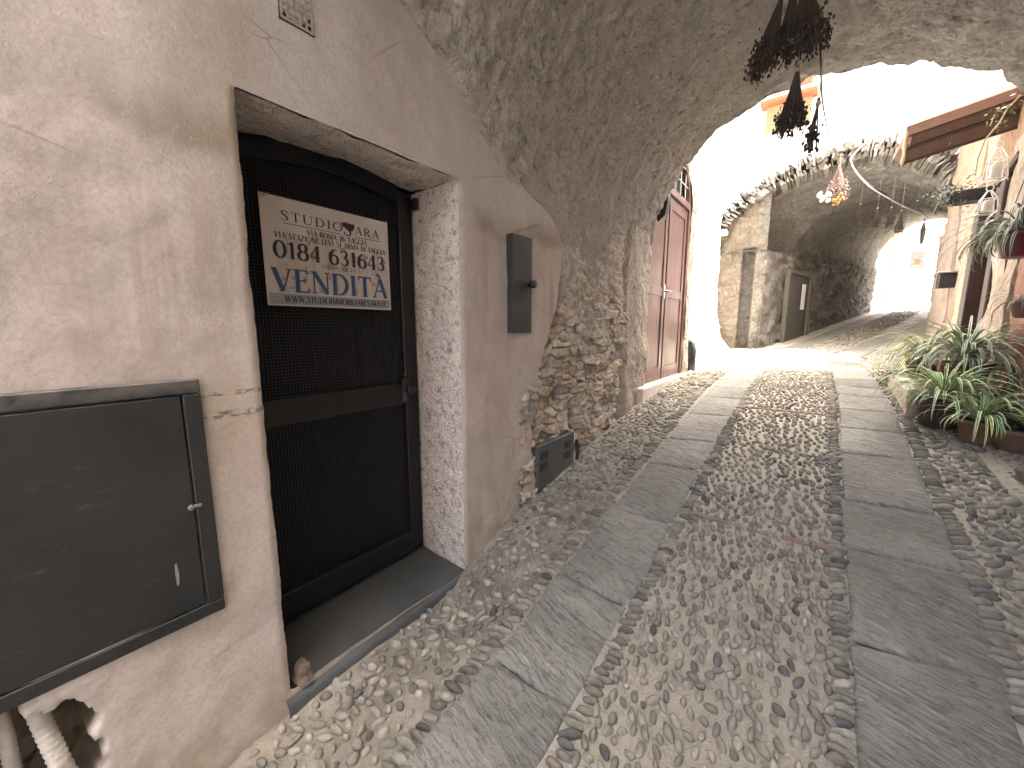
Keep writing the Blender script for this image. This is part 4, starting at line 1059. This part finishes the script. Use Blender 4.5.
m = MB(); m.box(2.1, 7, YF+.02, 6.25, 2.16, 10.5); m.build('unseen_upper_wall', M['white_wash'], oh)  # unseen set-back mass, added only to shade the opposite wall and ground
# ------------------------------------------------------------------ lanterns and lamp on the right
def lantern(p, h, w, label):
    t = empty('lantern', p, label, 'lantern', 'lanterns by the ochre house')
    m = MB(); x, y, z = p
    for sx in (-1, 1):
        for sy in (-1, 1): m.tube([(x+sx*w, y+sy*w, z), (x+sx*w*.8, y+sy*w*.8, z+h*.6), (x+sx*w*.15, y+sy*w*.15, z+h)], .005, 5)
    for zz, k in ((0, 1), (.6, .8)):
        q = [(x-w*k, y-w*k, z+h*zz), (x+w*k, y-w*k, z+h*zz), (x+w*k, y+w*k, z+h*zz), (x-w*k, y+w*k, z+h*zz)]
        for i in range(4): m.tube([q[i], q[(i+1) % 4]], .005, 5)
    m.build('lantern_frame', M['white_metal'], t)
    m = MB(); pts = [(x+w*.4*math.cos(a), y, z+h*1.0+w*.4+w*.45*math.sin(a)) for a in [2*PI*i/12 for i in range(13)]]; m.tube(pts, .004, 5); m.build('ring', M['white_metal'], t)
    m = MB(); m.lathe((x, y, z+.006), [(w*.55, 0), (w*.62, h*.08), (w*.62, h*.42), (w*.4, h*.5), (w*.36, h*.52)], 12); m.build('glass', M['glass_jar'], t, True)
lantern(at(994, 180, 4.9), .24, .055, 'white wire lantern hanging under the right end of the canopy')
lantern(at(986, 213, 4.9), .17, .05, 'squat white lantern standing below the dark planter trough')
m = MB(); m.tube([at(1000, 136, 4.9), at(996, 150, 4.9), at(994, 153, 4.9)], .004, 5); m.tube([at(996, 152, 4.9), at(1008, 180, 4.9)], .004, 5)
tag(m.build('hanging_wire', M['white_metal'], None, origin=at(1000, 140, 4.9)), 'thin pale wire holding the upper white lantern', 'wire')
wl_ = empty('wall_lamp', at(950, 279, 8.0), 'small black box lamp on the brown wall before the tunnel', 'lamp')
q = at(950, 279, 8.0); xw_ = float(XRf(8.0)); m = MB(); m.box(xw_-.16, xw_+.02, 7.93, 8.07, q[2]-.12, q[2]+.07, .01); m.build('lamp_body', M['black'], wl_)
m = MB(); m.box(xw_-.19, xw_+.02, 7.9, 8.1, q[2]+.075, q[2]+.10, .008); m.build('lamp_lid', M['steel'], wl_)

# ------------------------------------------------------------------ plants
def blade_leaf(mb_v, mb_f, mb_c, base, az, L, w, lift, droop, gcol, pcol, seg=12):
    b = len(mb_v); d = Vector((math.cos(az), math.sin(az), 0)); s = Vector((-d.y, d.x, 0))
    p = Vector(base); ang = lift
    for i in range(seg+1):
        t = i/seg; ww = w*(.55+.9*t)*(1-t**3)*1.05+.0006
        f = .35*ww
        for k, (o, h, c) in enumerate(((-1, 1, pcol), (-.55, .5, pcol), (-.45, .4, gcol), (.45, .4, gcol), (.55, .5, pcol), (1, 1, pcol))):
            q = p+s*(o*ww)+Vector((0, 0, h*f)); mb_v.append(tuple(q)); mb_c.append(c)
        p = p+(d*math.cos(ang)+Vector((0, 0, math.sin(ang))))*(L/seg); ang -= droop/seg*(.6+1.0*t)
    for i in range(seg):
        for k in range(5): mb_f.append((b+i*6+k, b+i*6+k+1, b+(i+1)*6+k+1, b+(i+1)*6+k))
def spider(name, base, n, L, label, pot=None, group=None, hang=False, green=(.09, .15, .045), pale=(.42, .46, .27), seed=0, parent_mat=None):
    rg = random.Random(seed)
    t = empty(name, base, label, 'plant', group)
    v, f, c = [], [], []
    zt = base[2]+(pot[2] if pot else 0)
    for i in range(n):
        az = rg.uniform(0, 2*PI); l = L*rg.uniform(.55, 1.15); q = rg.random()
        lift = rg.uniform(.5, 1.45) if not hang else rg.uniform(.1, 1.2)
        k = rg.uniform(.75, 1.3)
        g = tuple(x*k for x in green); p = tuple(x*k*rg.uniform(.75, 1.1) for x in pale)
        r = rg.uniform(0, .035)
        blade_leaf(v, f, c, (base[0]+r*math.cos(az), base[1]+r*math.sin(az), zt), az, l, rg.uniform(.0045, .008)*L/.35, lift, rg.uniform(1.5, 2.9)*(1.15 if hang else 1), g, p)
    link('foliage', v, f, M['leaf'], t, smooth=True, cols=np.array(c))
    if pot:
        r0, r1, h, mat = pot
        m = MB(); m.lathe(base, [(r0*.75, 0), (r0, .01), (r1*.97, h*.82), (r1*1.08, h*.83), (r1*1.1, h*1.0), (r1*.95, h*1.0), (r1*.93, h*.9), (.02, h*.9)], 24); m.build('pot', mat, t, True)
        m = MB(); m.lathe((base[0], base[1], base[2]+h*.9), [(r1*.92, 0.001), (r1*.5, .012), (.01, .016)], 14); m.build('soil', M['soil'], t, True)
    return t
g_ = 'spider plants along the right wall'
def gp(x, y): return (x, y, gzf(x, y)+.01)
LED = .14
spider('spider_plant', (.80, 5.05, gzf(.80, 5.05)+LED), 130, .50, 'yellowish green spider plant furthest back in the row by the tunnel', (.10, .13, .17, M['terracotta']), g_, seed=1, green=(.16, .22, .05), pale=(.64, .64, .36))
spider('spider_plant', (.92, 4.50, gzf(.92, 4.5)+LED+.03), 140, .54, 'tall grey green spider plant on the ledge before the brown door', (.11, .15, .20, M['terracotta']), g_, seed=2, green=(.11, .17, .08), pale=(.60, .66, .53))
spider('spider_plant', (.74, 3.98, gzf(.74, 3.98)+.01), 150, .45, 'bushy bright green spider plant hiding its pot at the ledge corner', (.10, .13, .20, M['dark_wood']), g_, seed=3, green=(.12, .22, .06), pale=(.64, .70, .42))
spider('spider_plant', (.87, 3.72, gzf(.87, 3.72)+.01), 85, .37, 'smaller spider plant in front beside the wide terracotta bowl', (.075, .10, .15, M['terracotta']), g_, seed=4, green=(.12, .22, .06), pale=(.64, .70, .44))
hp_ = at(1018, 258, 4.25)
spider('hanging_spider_plant', hp_, 170, .43, 'large spider plant in a purple pot hanging at the right edge', (.085, .12, .17, M['purple']), None, True, seed=5, green=(.07, .12, .05), pale=(.60, .65, .53))
m = MB(); top_ = (hp_[0], hp_[1], hp_[2]+.75)
for a in (0, 2.1, 4.2): m.tube([(hp_[0]+.12*math.cos(a), hp_[1]+.12*math.sin(a), hp_[2]+.16), top_], .003, 5)
m.build('hanger', M['cable'], bpy.data.objects['hanging_spider_plant'])
q = at(1026, 318, 4.2); spider('spider_plant', q, 40, .24, 'small spider plant clump low under the purple pot', (.06, .08, .11, M['terracotta']), g_, True, seed=6, green=(.08, .13, .07), pale=(.42, .5, .42))
# wide terracotta bowl with a dark small leaved shrub
def shrub(base, rad, n, label, col, pot=None, leafsz=.016, seed=0, name='leafy_shrub', flat=.8, up=.8):
    rg = random.Random(seed); t = empty(name, base, label, 'plant'); v, f, c = [], [], []; st = MB()
    zt = base[2]+(pot[2] if pot else 0)
    for i in range(26):
        az = rg.uniform(0, 2*PI); r = rad*rg.uniform(.4, 1); e = (base[0]+r*math.cos(az), base[1]+r*math.sin(az), zt+rad*up*rg.uniform(.3, 1.1))
        st.tube([(base[0], base[1], zt-.01), ((base[0]+e[0])/2, (base[1]+e[1])/2, zt+(e[2]-zt)*.7), e], .0022, 4)
        for j in range(n//26):
            tt_ = rg.uniform(.25, 1.05); p = Vector((base[0]+(e[0]-base[0])*tt_+rg.gauss(0, .035), base[1]+(e[1]-base[1])*tt_+rg.gauss(0, .035), zt+(e[2]-zt)*tt_**.7+rg.gauss(0, .03)))
            a = Vector((rg.gauss(0, 1), rg.gauss(0, 1), rg.gauss(0, .5))).normalized(); b = a.cross(Vector((rg.gauss(0, .4), rg.gauss(0, .4), 1))).normalized(); s = leafsz*rg.uniform(.6, 1.3); k = rg.uniform(.5, 1.7)
            bi = len(v); v += [tuple(p-a*s), tuple(p+b*s*.55), tuple(p+a*s), tuple(p-b*s*.55)]; f.append((bi, bi+1, bi+2, bi+3)); c += [tuple(x*k for x in col)]*4
    link('foliage', v, f, M['leaf'], t, cols=np.array(c)); st.build('stems', M['green_moss'], t)
    if pot:
        r0, r1, h, mat = pot
        m = MB(); m.lathe(base, [(r0*.8, 0), (r0, .012), (r1, h*.8), (r1*1.07, h*.82), (r1*1.09, h), (r1*.95, h), (r1*.9, h*.88), (.02, h*.88)], 28); m.build('pot', mat, t, True)
    return t
shrub(gp(1.02, 3.66), .17, 700, 'dark tiny leaved plant spilling over a wide terracotta bowl', (.055, .06, .045), (.10, .135, .13, M['terracotta']), .012, 3)
shrub((1.03, 4.12, gzf(1.03, 4.12)+.02), .24, 900, 'dark thicket of tiny leaves behind the terracotta bowl', (.05, .058, .045), None, .013, 4, 'small_leaved_plant', up=1.4)
shrub((.69, 5.45, gzf(.69, 5.45)+.02), .18, 500, 'low dull green weeds at the far end of the plant ledge', (.09, .12, .05), None, .018, 5, 'weed_clump')
# bare woody plant with a few long leaves rising before the door
m = MB(); b0 = (.98, 4.45, gzf(.98, 4.45)+.3); rg = random.Random(3)
bare = empty('woody_plant', b0, 'spindly bare stemmed plant rising before the brown door', 'plant')
for k in range(5):
    a = rg.uniform(-.3, .3); pts = [(b0[0]+.03*i*math.cos(k*1.3)*1.2, b0[1]+.02*i*math.sin(k*1.3), b0[2]+i*.075*(1-.05*k)) for i in range(7)]
    m.tube(pts, [.006-.0006*i for i in range(7)], 5)
m.build('stems', M['straw'], bare)
# ledge with pale edge stone
lg = empty('stone_ledge', (.85, 4.6, -.6), 'low pale stone ledge carrying the plant pots on the right', 'ledge')
m = MB(); z0 = gzf(.7, 4.2)
v = []
for (x, y) in ((.60, 4.18), (.615, 5.55), (1.25, 5.6), (1.25, 4.22)):
    zz = gzf(x, y); v += [(x, y, zz-.2), (x, y, zz+LED-.01)]
m.add(v, [(0, 2, 4, 6), (1, 7, 5, 3), (0, 1, 3, 2), (2, 3, 5, 4), (4, 5, 7, 6), (6, 7, 1, 0)]); m.build('ledge_body', M['pale_ochre'], lg)
m = MB(); m.box(.59, .66, 4.15, 4.55, gzf(.62, 4.3)+LED-.008, gzf(.62, 4.5)+LED+.05, .015); m.box(.60, .67, 4.57, 5.0, gzf(.62, 4.7)+LED-.008, gzf(.62, 4.9)+LED+.05, .015); m.build('edge_stone', M['white_stone'], lg)
# rock by the wall
m = MB(); m.blob((0, 0, 0), (.07, .09, .085), 14, 10, .22); o = m.build('rock', M['rock'], None, True); o.location = (.985, 3.2, gzf(.985, 3.2)+.04); tag(o, 'lichened dark rock on the ground below the terracotta bowl', 'rock')
m = MB(); v = []
for (x, y) in ((.86, 3.05), (.84, 3.55), (1.2, 3.75), (1.25, 3.1)):
    zz = gzf(x, y); v += [(x, y, zz-.1), (x, y, zz+.016)]
m.add(v, [(0, 2, 4, 6), (1, 7, 5, 3), (0, 1, 3, 2), (2, 3, 5, 4), (4, 5, 7, 6), (6, 7, 1, 0)])
tag(m.build('ground_slab', M['mortar']), kind='structure')
# dark trough planter on the wall with ferns
q = at(972, 196, 5.3); tp_ = empty('trough_planter', q, 'dark wall trough with trailing greenery under the canopy', 'planter')
m = MB(); m.box(q[0]-.12, q[0]+.12, 5.22, 5.4, q[2]-.05, q[2]+.05, .01); m.build('trough', M['black'], tp_)
v, f, c = [], [], []; rg = random.Random(9)
for i in range(420):
    p = Vector((q[0]-.12+rg.gauss(0, .075), 5.28+rg.gauss(0, .05), q[2]+.03+rg.gauss(0, .045))); a = Vector((rg.gauss(0, 1), rg.gauss(0, 1), rg.gauss(0, 1))).normalized(); b = a.orthogonal().normalized(); s = rg.uniform(.008, .018); k = rg.uniform(.6, 1.6)
    bi = len(v); v += [tuple(p-a*s), tuple(p+b*s*.6), tuple(p+a*s), tuple(p-b*s*.6)]; f.append((bi, bi+1, bi+2, bi+3)); c += [(.06*k, .085*k, .045*k)]*4
link('foliage', v, f, M['leaf'], tp_, cols=np.array(c))
# climbing vine at the right end of the canopy
v, f, c = [], [], []; rg = random.Random(12); vn = empty('vine', at(1015, 100, 5.0), 'dry climbing vine with a few leaves at the canopy end', 'vine')
m = MB(); pts = [at(1020, 96, 5.0), at(1008, 108, 5.0), at(1000, 122, 5.0), at(985, 140, 5.0), at(978, 158, 5.0), at(975, 176, 5.0)]; m.tube(pts, .006, 5); m.tube([at(1010, 104, 5.0), at(996, 112, 5.0), at(990, 126, 5.0)], .004, 5); m.build('vine_stem', M['straw'], vn)
for i in range(70):
    bp = Vector(pts[rg.choice((0, 0, 1, 1, 2, 5))]); p = bp+Vector((rg.gauss(0, .05), rg.gauss(0, .05), rg.gauss(0, .03))); a = Vector((rg.gauss(0, 1), rg.gauss(0, 1), rg.gauss(0, 1))).normalized(); b = a.orthogonal().normalized(); s = rg.uniform(.01, .022)
    bi = len(v); v += [tuple(p-a*s), tuple(p+b*s*.6), tuple(p+a*s), tuple(p-b*s*.6)]; f.append((bi, bi+1, bi+2, bi+3)); k = rg.uniform(.6, 1.5); c += [(.16*k, .18*k, .07*k)]*4
link('vine_leaves', v, f, M['leaf'], vn, cols=np.array(c))

# ------------------------------------------------------------------ dried bundles hanging from the vault
def bundle(top, length, rad, label, mats=('dried', 'dried_head'), n=46, group='dried bundles under the vault', lean=(0, 0), seed=0, headsz=.0135, cord=.25, neck=.18):
    rg = random.Random(seed); t = empty('dried_flower_bundle', top, label, 'dried flowers', group); st = MB(); hd = MB()
    x, y, z = top
    for i in range(n):
        az = rg.uniform(0, 2*PI); r = rad*math.sqrt(rg.random()); l = length*rg.uniform(.72, 1.0)
        e = (x+r*math.cos(az)+lean[0]*l, y+r*math.sin(az)+lean[1]*l, z-l)
        mid = (x+r*.45*math.cos(az)+lean[0]*l*.5, y+r*.45*math.sin(az)+lean[1]*l*.5, z-l*.5)
        st.tube([(x+.006*math.cos(az), y+.006*math.sin(az), z), (x+.1*r*math.cos(az)+lean[0]*l*neck, y+.1*r*math.sin(az)+lean[1]*l*neck, z-l*neck), mid, e], [.0028, .003, .003, .002], 4, False)
        for k in range(5):
            s = headsz*rg.uniform(.3, .75); hd.blob((e[0]+rg.gauss(0, headsz*.8), e[1]+rg.gauss(0, headsz*.8), e[2]+rg.gauss(0, headsz)+k*headsz*1.4), (s*.8, s*.8, s*1.3), 6, 4, .35)
    tp = MB()
    for i in range(n//3):
        az = rg.uniform(0, 2*PI); r = rad*(.6+.5*rg.random()); l = length*rg.uniform(.7, 1.03); c0 = Vector((x+r*math.cos(az)+lean[0]*l, y+r*math.sin(az)+lean[1]*l, z-l)); d = Vector((math.cos(az)*.6, math.sin(az)*.6, rg.uniform(-1, .4)))*rad*.3
        tp.tube([c0, c0+d*.6, c0+d+Vector((0, 0, rad*.12))], [.0016, .0018, .001], 4, False)
    tp.build('dry_tips', M['straw'], t, True)
    st.build('stems', M[mats[0]], t); hd.build('flower_heads', M[mats[1]], t, True)
    m = MB(); m.tube([(x, y, z+cord), (x, y, z-.02)], .003, 5); m.build('string', M['straw'], t)
    m = MB(); m.lathe((x, y, z-length*neck*.5-.015), [(.011, 0), (.014, .012), (.011, .024)], 10); m.build('binding', M['straw'], t)
    return t
b = at(788, -30, 3.0)
bundle((b[0]-.005, 2.98, 1.98), .47, .075, 'left dark dried bundle in the big cluster under the vault', seed=1, lean=(-.20, -.03), n=85, cord=.06)
bundle((b[0]+.03, 3.05, 2.02), .42, .075, 'middle dark dried bundle in the big cluster under the vault', seed=2, lean=(-.02, .04), n=75, cord=.06)
bundle((b[0]+.085, 2.98, 2.01), .47, .095, 'right widest dark dried bundle in the big cluster under the vault', seed=3, lean=(.12, -.02), n=100, cord=.06)
p = at(798, 66, 3.0); bundle(p, .365, .075, 'black cone shaped dried bundle hanging alone below the cluster', seed=4, lean=(-.03, 0), n=110, headsz=.0115, cord=.35, neck=.10)
p = at(819, 98, 3.0); bundle(p, .29, .035, 'thin ragged dried sprig hanging lowest below the cluster', seed=5, lean=(-.06, 0), n=22, headsz=.013, cord=.5)
p = at(840, 162, 8.0); bundle(p, .55, .14, 'pinkish dried bunch tied under the second arch', ('pink_stems', 'pink_heads'), 60, None, seed=6, headsz=.022, cord=.1)
pb_ = bpy.data.objects[[o.name for o in bpy.data.objects if o.get('label', '').startswith('pinkish')][0]]
m = MB()
for i in range(14): m.blob((p[0]-.14+random.gauss(0, .04), 7.9+random.gauss(0, .04), p[2]-.50+random.gauss(0, .04)), (.025, .025, .03), 6, 4, .3)
m.build('white_flowers', M['white_petals'], pb_, True)
m = MB()
for i in range(12): m.blob((p[0]+.03+random.gauss(0, .04), 7.88+random.gauss(0, .03), p[2]-.58+random.gauss(0, .035)), (.022, .022, .026), 6, 4, .3)
m.build('yellow_flowers', M['yellow_petals'], pb_, True)
for i, (x, y, l, lab) in enumerate(((861, 201, .55, 'frayed dark bunch leftmost of the four under the tunnel'), (878, 206, .42, 'second dark bunch from the left under the tunnel'), (892, 205, .44, 'third dark bunch from the left under the tunnel'), (902, 208, .48, 'rightmost dark bunch of the four under the tunnel'))):
    p = at(x, y, 11.0); bundle(p, l, .065, lab, n=34, group='dark bunches under the tunnel', seed=20+i, headsz=.016, cord=.5)
# cables
def cable(name, pts, r, mat, label, cat='cable'):
    P = [Vector(p) for p in pts]; q = []
    for i in range(len(P)-1):
        p0, p1, p2, p3 = P[max(i-1, 0)], P[i], P[i+1], P[min(i+2, len(P)-1)]
        for k in range(8):
            t = k/8; q.append(.5*((2*p1)+(-p0+p2)*t+(2*p0-5*p1+4*p2-p3)*t*t+(-p0+3*p1-3*p2+p3)*t**3))
    q.append(P[-1]); m = MB(); m.tube(q, r, 6); tag(m.build(name, mat, None, True, origin=tuple(P[0])), label, cat)
cable('dangling_cable', [at(820, 20, 3.1), at(821, 70, 3.3), at(823, 105, 4.2), at(830, 138, 6), at(840, 163, 8.0)], .006, M['dried'], 'thin dark cord dropping from the vault cluster to the pink bunch', 'cord')
cable('looped_cable', [at(864, 144, 9.6), at(856, 152, 9.55), at(851, 160, 9.5), at(856, 172, 9.6), at(869, 186, 9.7), at(888, 198, 10), at(905, 207, 10.4), at(928, 217, 11)], .009, M['hose'], 'pale grey cable looping below the crown of the second arch')
cable('dark_cable', [at(851, 158, 9.52), at(855, 170, 9.62), at(868, 184, 9.72), at(887, 195, 10.02)], .016, M['cable'], 'black cable running beside the pale looped one under the arch')
cable('thin_wire', [at(950, 178, 9.6), at(942, 195, 10), at(933, 214, 10.8)], .008, M['hose'], 'thin pale wire dropping diagonally at the right of the arch', 'wire')

# ------------------------------------------------------------------ drain grate and far end
gr = empty('drain_grate', (.45, 7.3, gzf(.4, 7.3)), 'pale slotted drain cover across the street before the sunlit strip', 'drain')
m = MB(); z = gzf(.4, 7.3)+.012
m.box(.05, .62, 7.12, 7.17, z-.03, z+.006); m.box(.05, .62, 7.53, 7.58, z-.01, z+.02); m.box(.05, .10, 7.171, 7.529, z-.03, z+.012); m.box(.57, .62, 7.171, 7.529, z-.03, z+.012); m.build('grate_frame', M['white_stone'], gr)
m = MB()
for i in range(11): m.box(.112+i*.042, .112+i*.042+.022, 7.172, 7.528, z-.025, z+.010)
m.build('grate_bars', M['steel'], gr)

fh = empty('far_house', (4, 24, 1), 'sun bleached white house seen through the tunnel end', 'house')
m = MB(); m.box(.2, 9, 25.0, 30, -.5, 9); m.box(-3, 1.45, 20.6, 25, -.5, 8.5); m.build('wall', M['white_facade'], fh)
X0 = at(897, 260, 24.9); m = MB(); m.box(X0[0]-.12, X0[0]+.22, 24.90, 25.02, at(897, 282, 24.9)[2], at(897, 232, 24.9)[2]); m.build('ochre_strip', M['pale_ochre'], fh)
m = MB(); a = at(892, 232, 24.8); b2 = at(886, 280, 24.8)
m.tube([(a[0], 24.75, a[2]), (a[0], 24.75, 1.2)], .10, 10); m.build('downpipe', M['red_pipe'], fh)
w0 = at(899, 262, 24.9); m = MB(); m.box(w0[0]+.36, w0[0]+.8, 24.93, 25.03, w0[2]-.35, w0[2]+.4, .02); m.build('shutter', M['grey_door'], fh)
a = at(890, 232, 24.7); m = MB(); m.box(a[0]-.3, a[0]+1.9, 24.3, 25.0, a[2]+.05, a[2]+.16, .02); m.build('eave', M['greycast'], fh)
fl_ = empty('street_lamp', at(921, 232, 17.8), 'dark glass lantern silhouetted in the bright tunnel end', 'lamp')
q = at(921, 245, 17.8); m = MB(); m.lathe(q, [(.02, 0), (.055, .12), (.075, .45), (.045, .55), (.02, .68)], 8); m.build('lamp_glass', M['steel'], fl_)
q2 = at(921, 230, 17.8); m = MB(); m.tube([(q[0], q[1], q[2]+.7), (q[0], q[1], q[2]+.95), (q[0]+.9, q[1]+.2, q[2]+.95)], .025, 6); m.build('bracket', M['black'], fl_)
q = at(917, 265, 20.0); m = MB(); m.lathe((q[0], q[1], q[2]), [(.08, 0), (.12, .18), (.13, .2), (.03, .2)], 12); fp = m.build('flower_pot', M['terracotta'], None, True, origin=q); tag(fp, 'small orange flower pot bracketed in the bright far street', 'pot')

# ------------------------------------------------------------------ light, sky, camera
scene = bpy.context.scene
world = bpy.data.worlds.new('World'); scene.world = world; world.use_nodes = True
nt_ = world.node_tree; nt_.nodes.clear()
sd = Vector((.42, .06, 1.0)).normalized()
el = math.asin(sd.z); azm = math.atan2(sd.x, sd.y)
sky = nt_.nodes.new('ShaderNodeTexSky'); sky.sky_type = 'NISHITA'; sky.sun_disc = False; sky.sun_elevation = el; sky.sun_rotation = azm; sky.dust_density = 7.0; sky.air_density = .75; sky.ozone_density = .2
bg = nt_.nodes.new('ShaderNodeBackground'); bg.inputs[1].default_value = .15
ou = nt_.nodes.new('ShaderNodeOutputWorld'); nt_.links.new(sky.outputs[0], bg.inputs[0]); nt_.links.new(bg.outputs[0], ou.inputs[0])
sl = bpy.data.lights.new('sun', 'SUN'); sl.energy = 5.0; sl.angle = math.radians(.53); sl.color = (1, .965, .92)
so = bpy.data.objects.new('sun', sl); C.objects.link(so); so.rotation_euler = sd.to_track_quat('Z', 'Y').to_euler(); so.location = (5, -5, 20)
cam = bpy.data.cameras.new('camera'); cam.sensor_width = 36; cam.lens = FPX/1024*36; cam.clip_start = .02; cam.clip_end = 500
co = bpy.data.objects.new('camera', cam); C.objects.link(co); co.location = (0, 0, 0)
co.rotation_euler = (PI/2-PITCH, 0, YAW); scene.camera = co
scene.view_settings.view_transform = 'Standard'; scene.view_settings.look = 'None'; scene.view_settings.exposure = 3.8; scene.view_settings.gamma = 1
scene.render.engine = 'CYCLES'
scene.cycles.max_bounces = 10; scene.cycles.diffuse_bounces = 6
scene.cycles.use_denoising = True
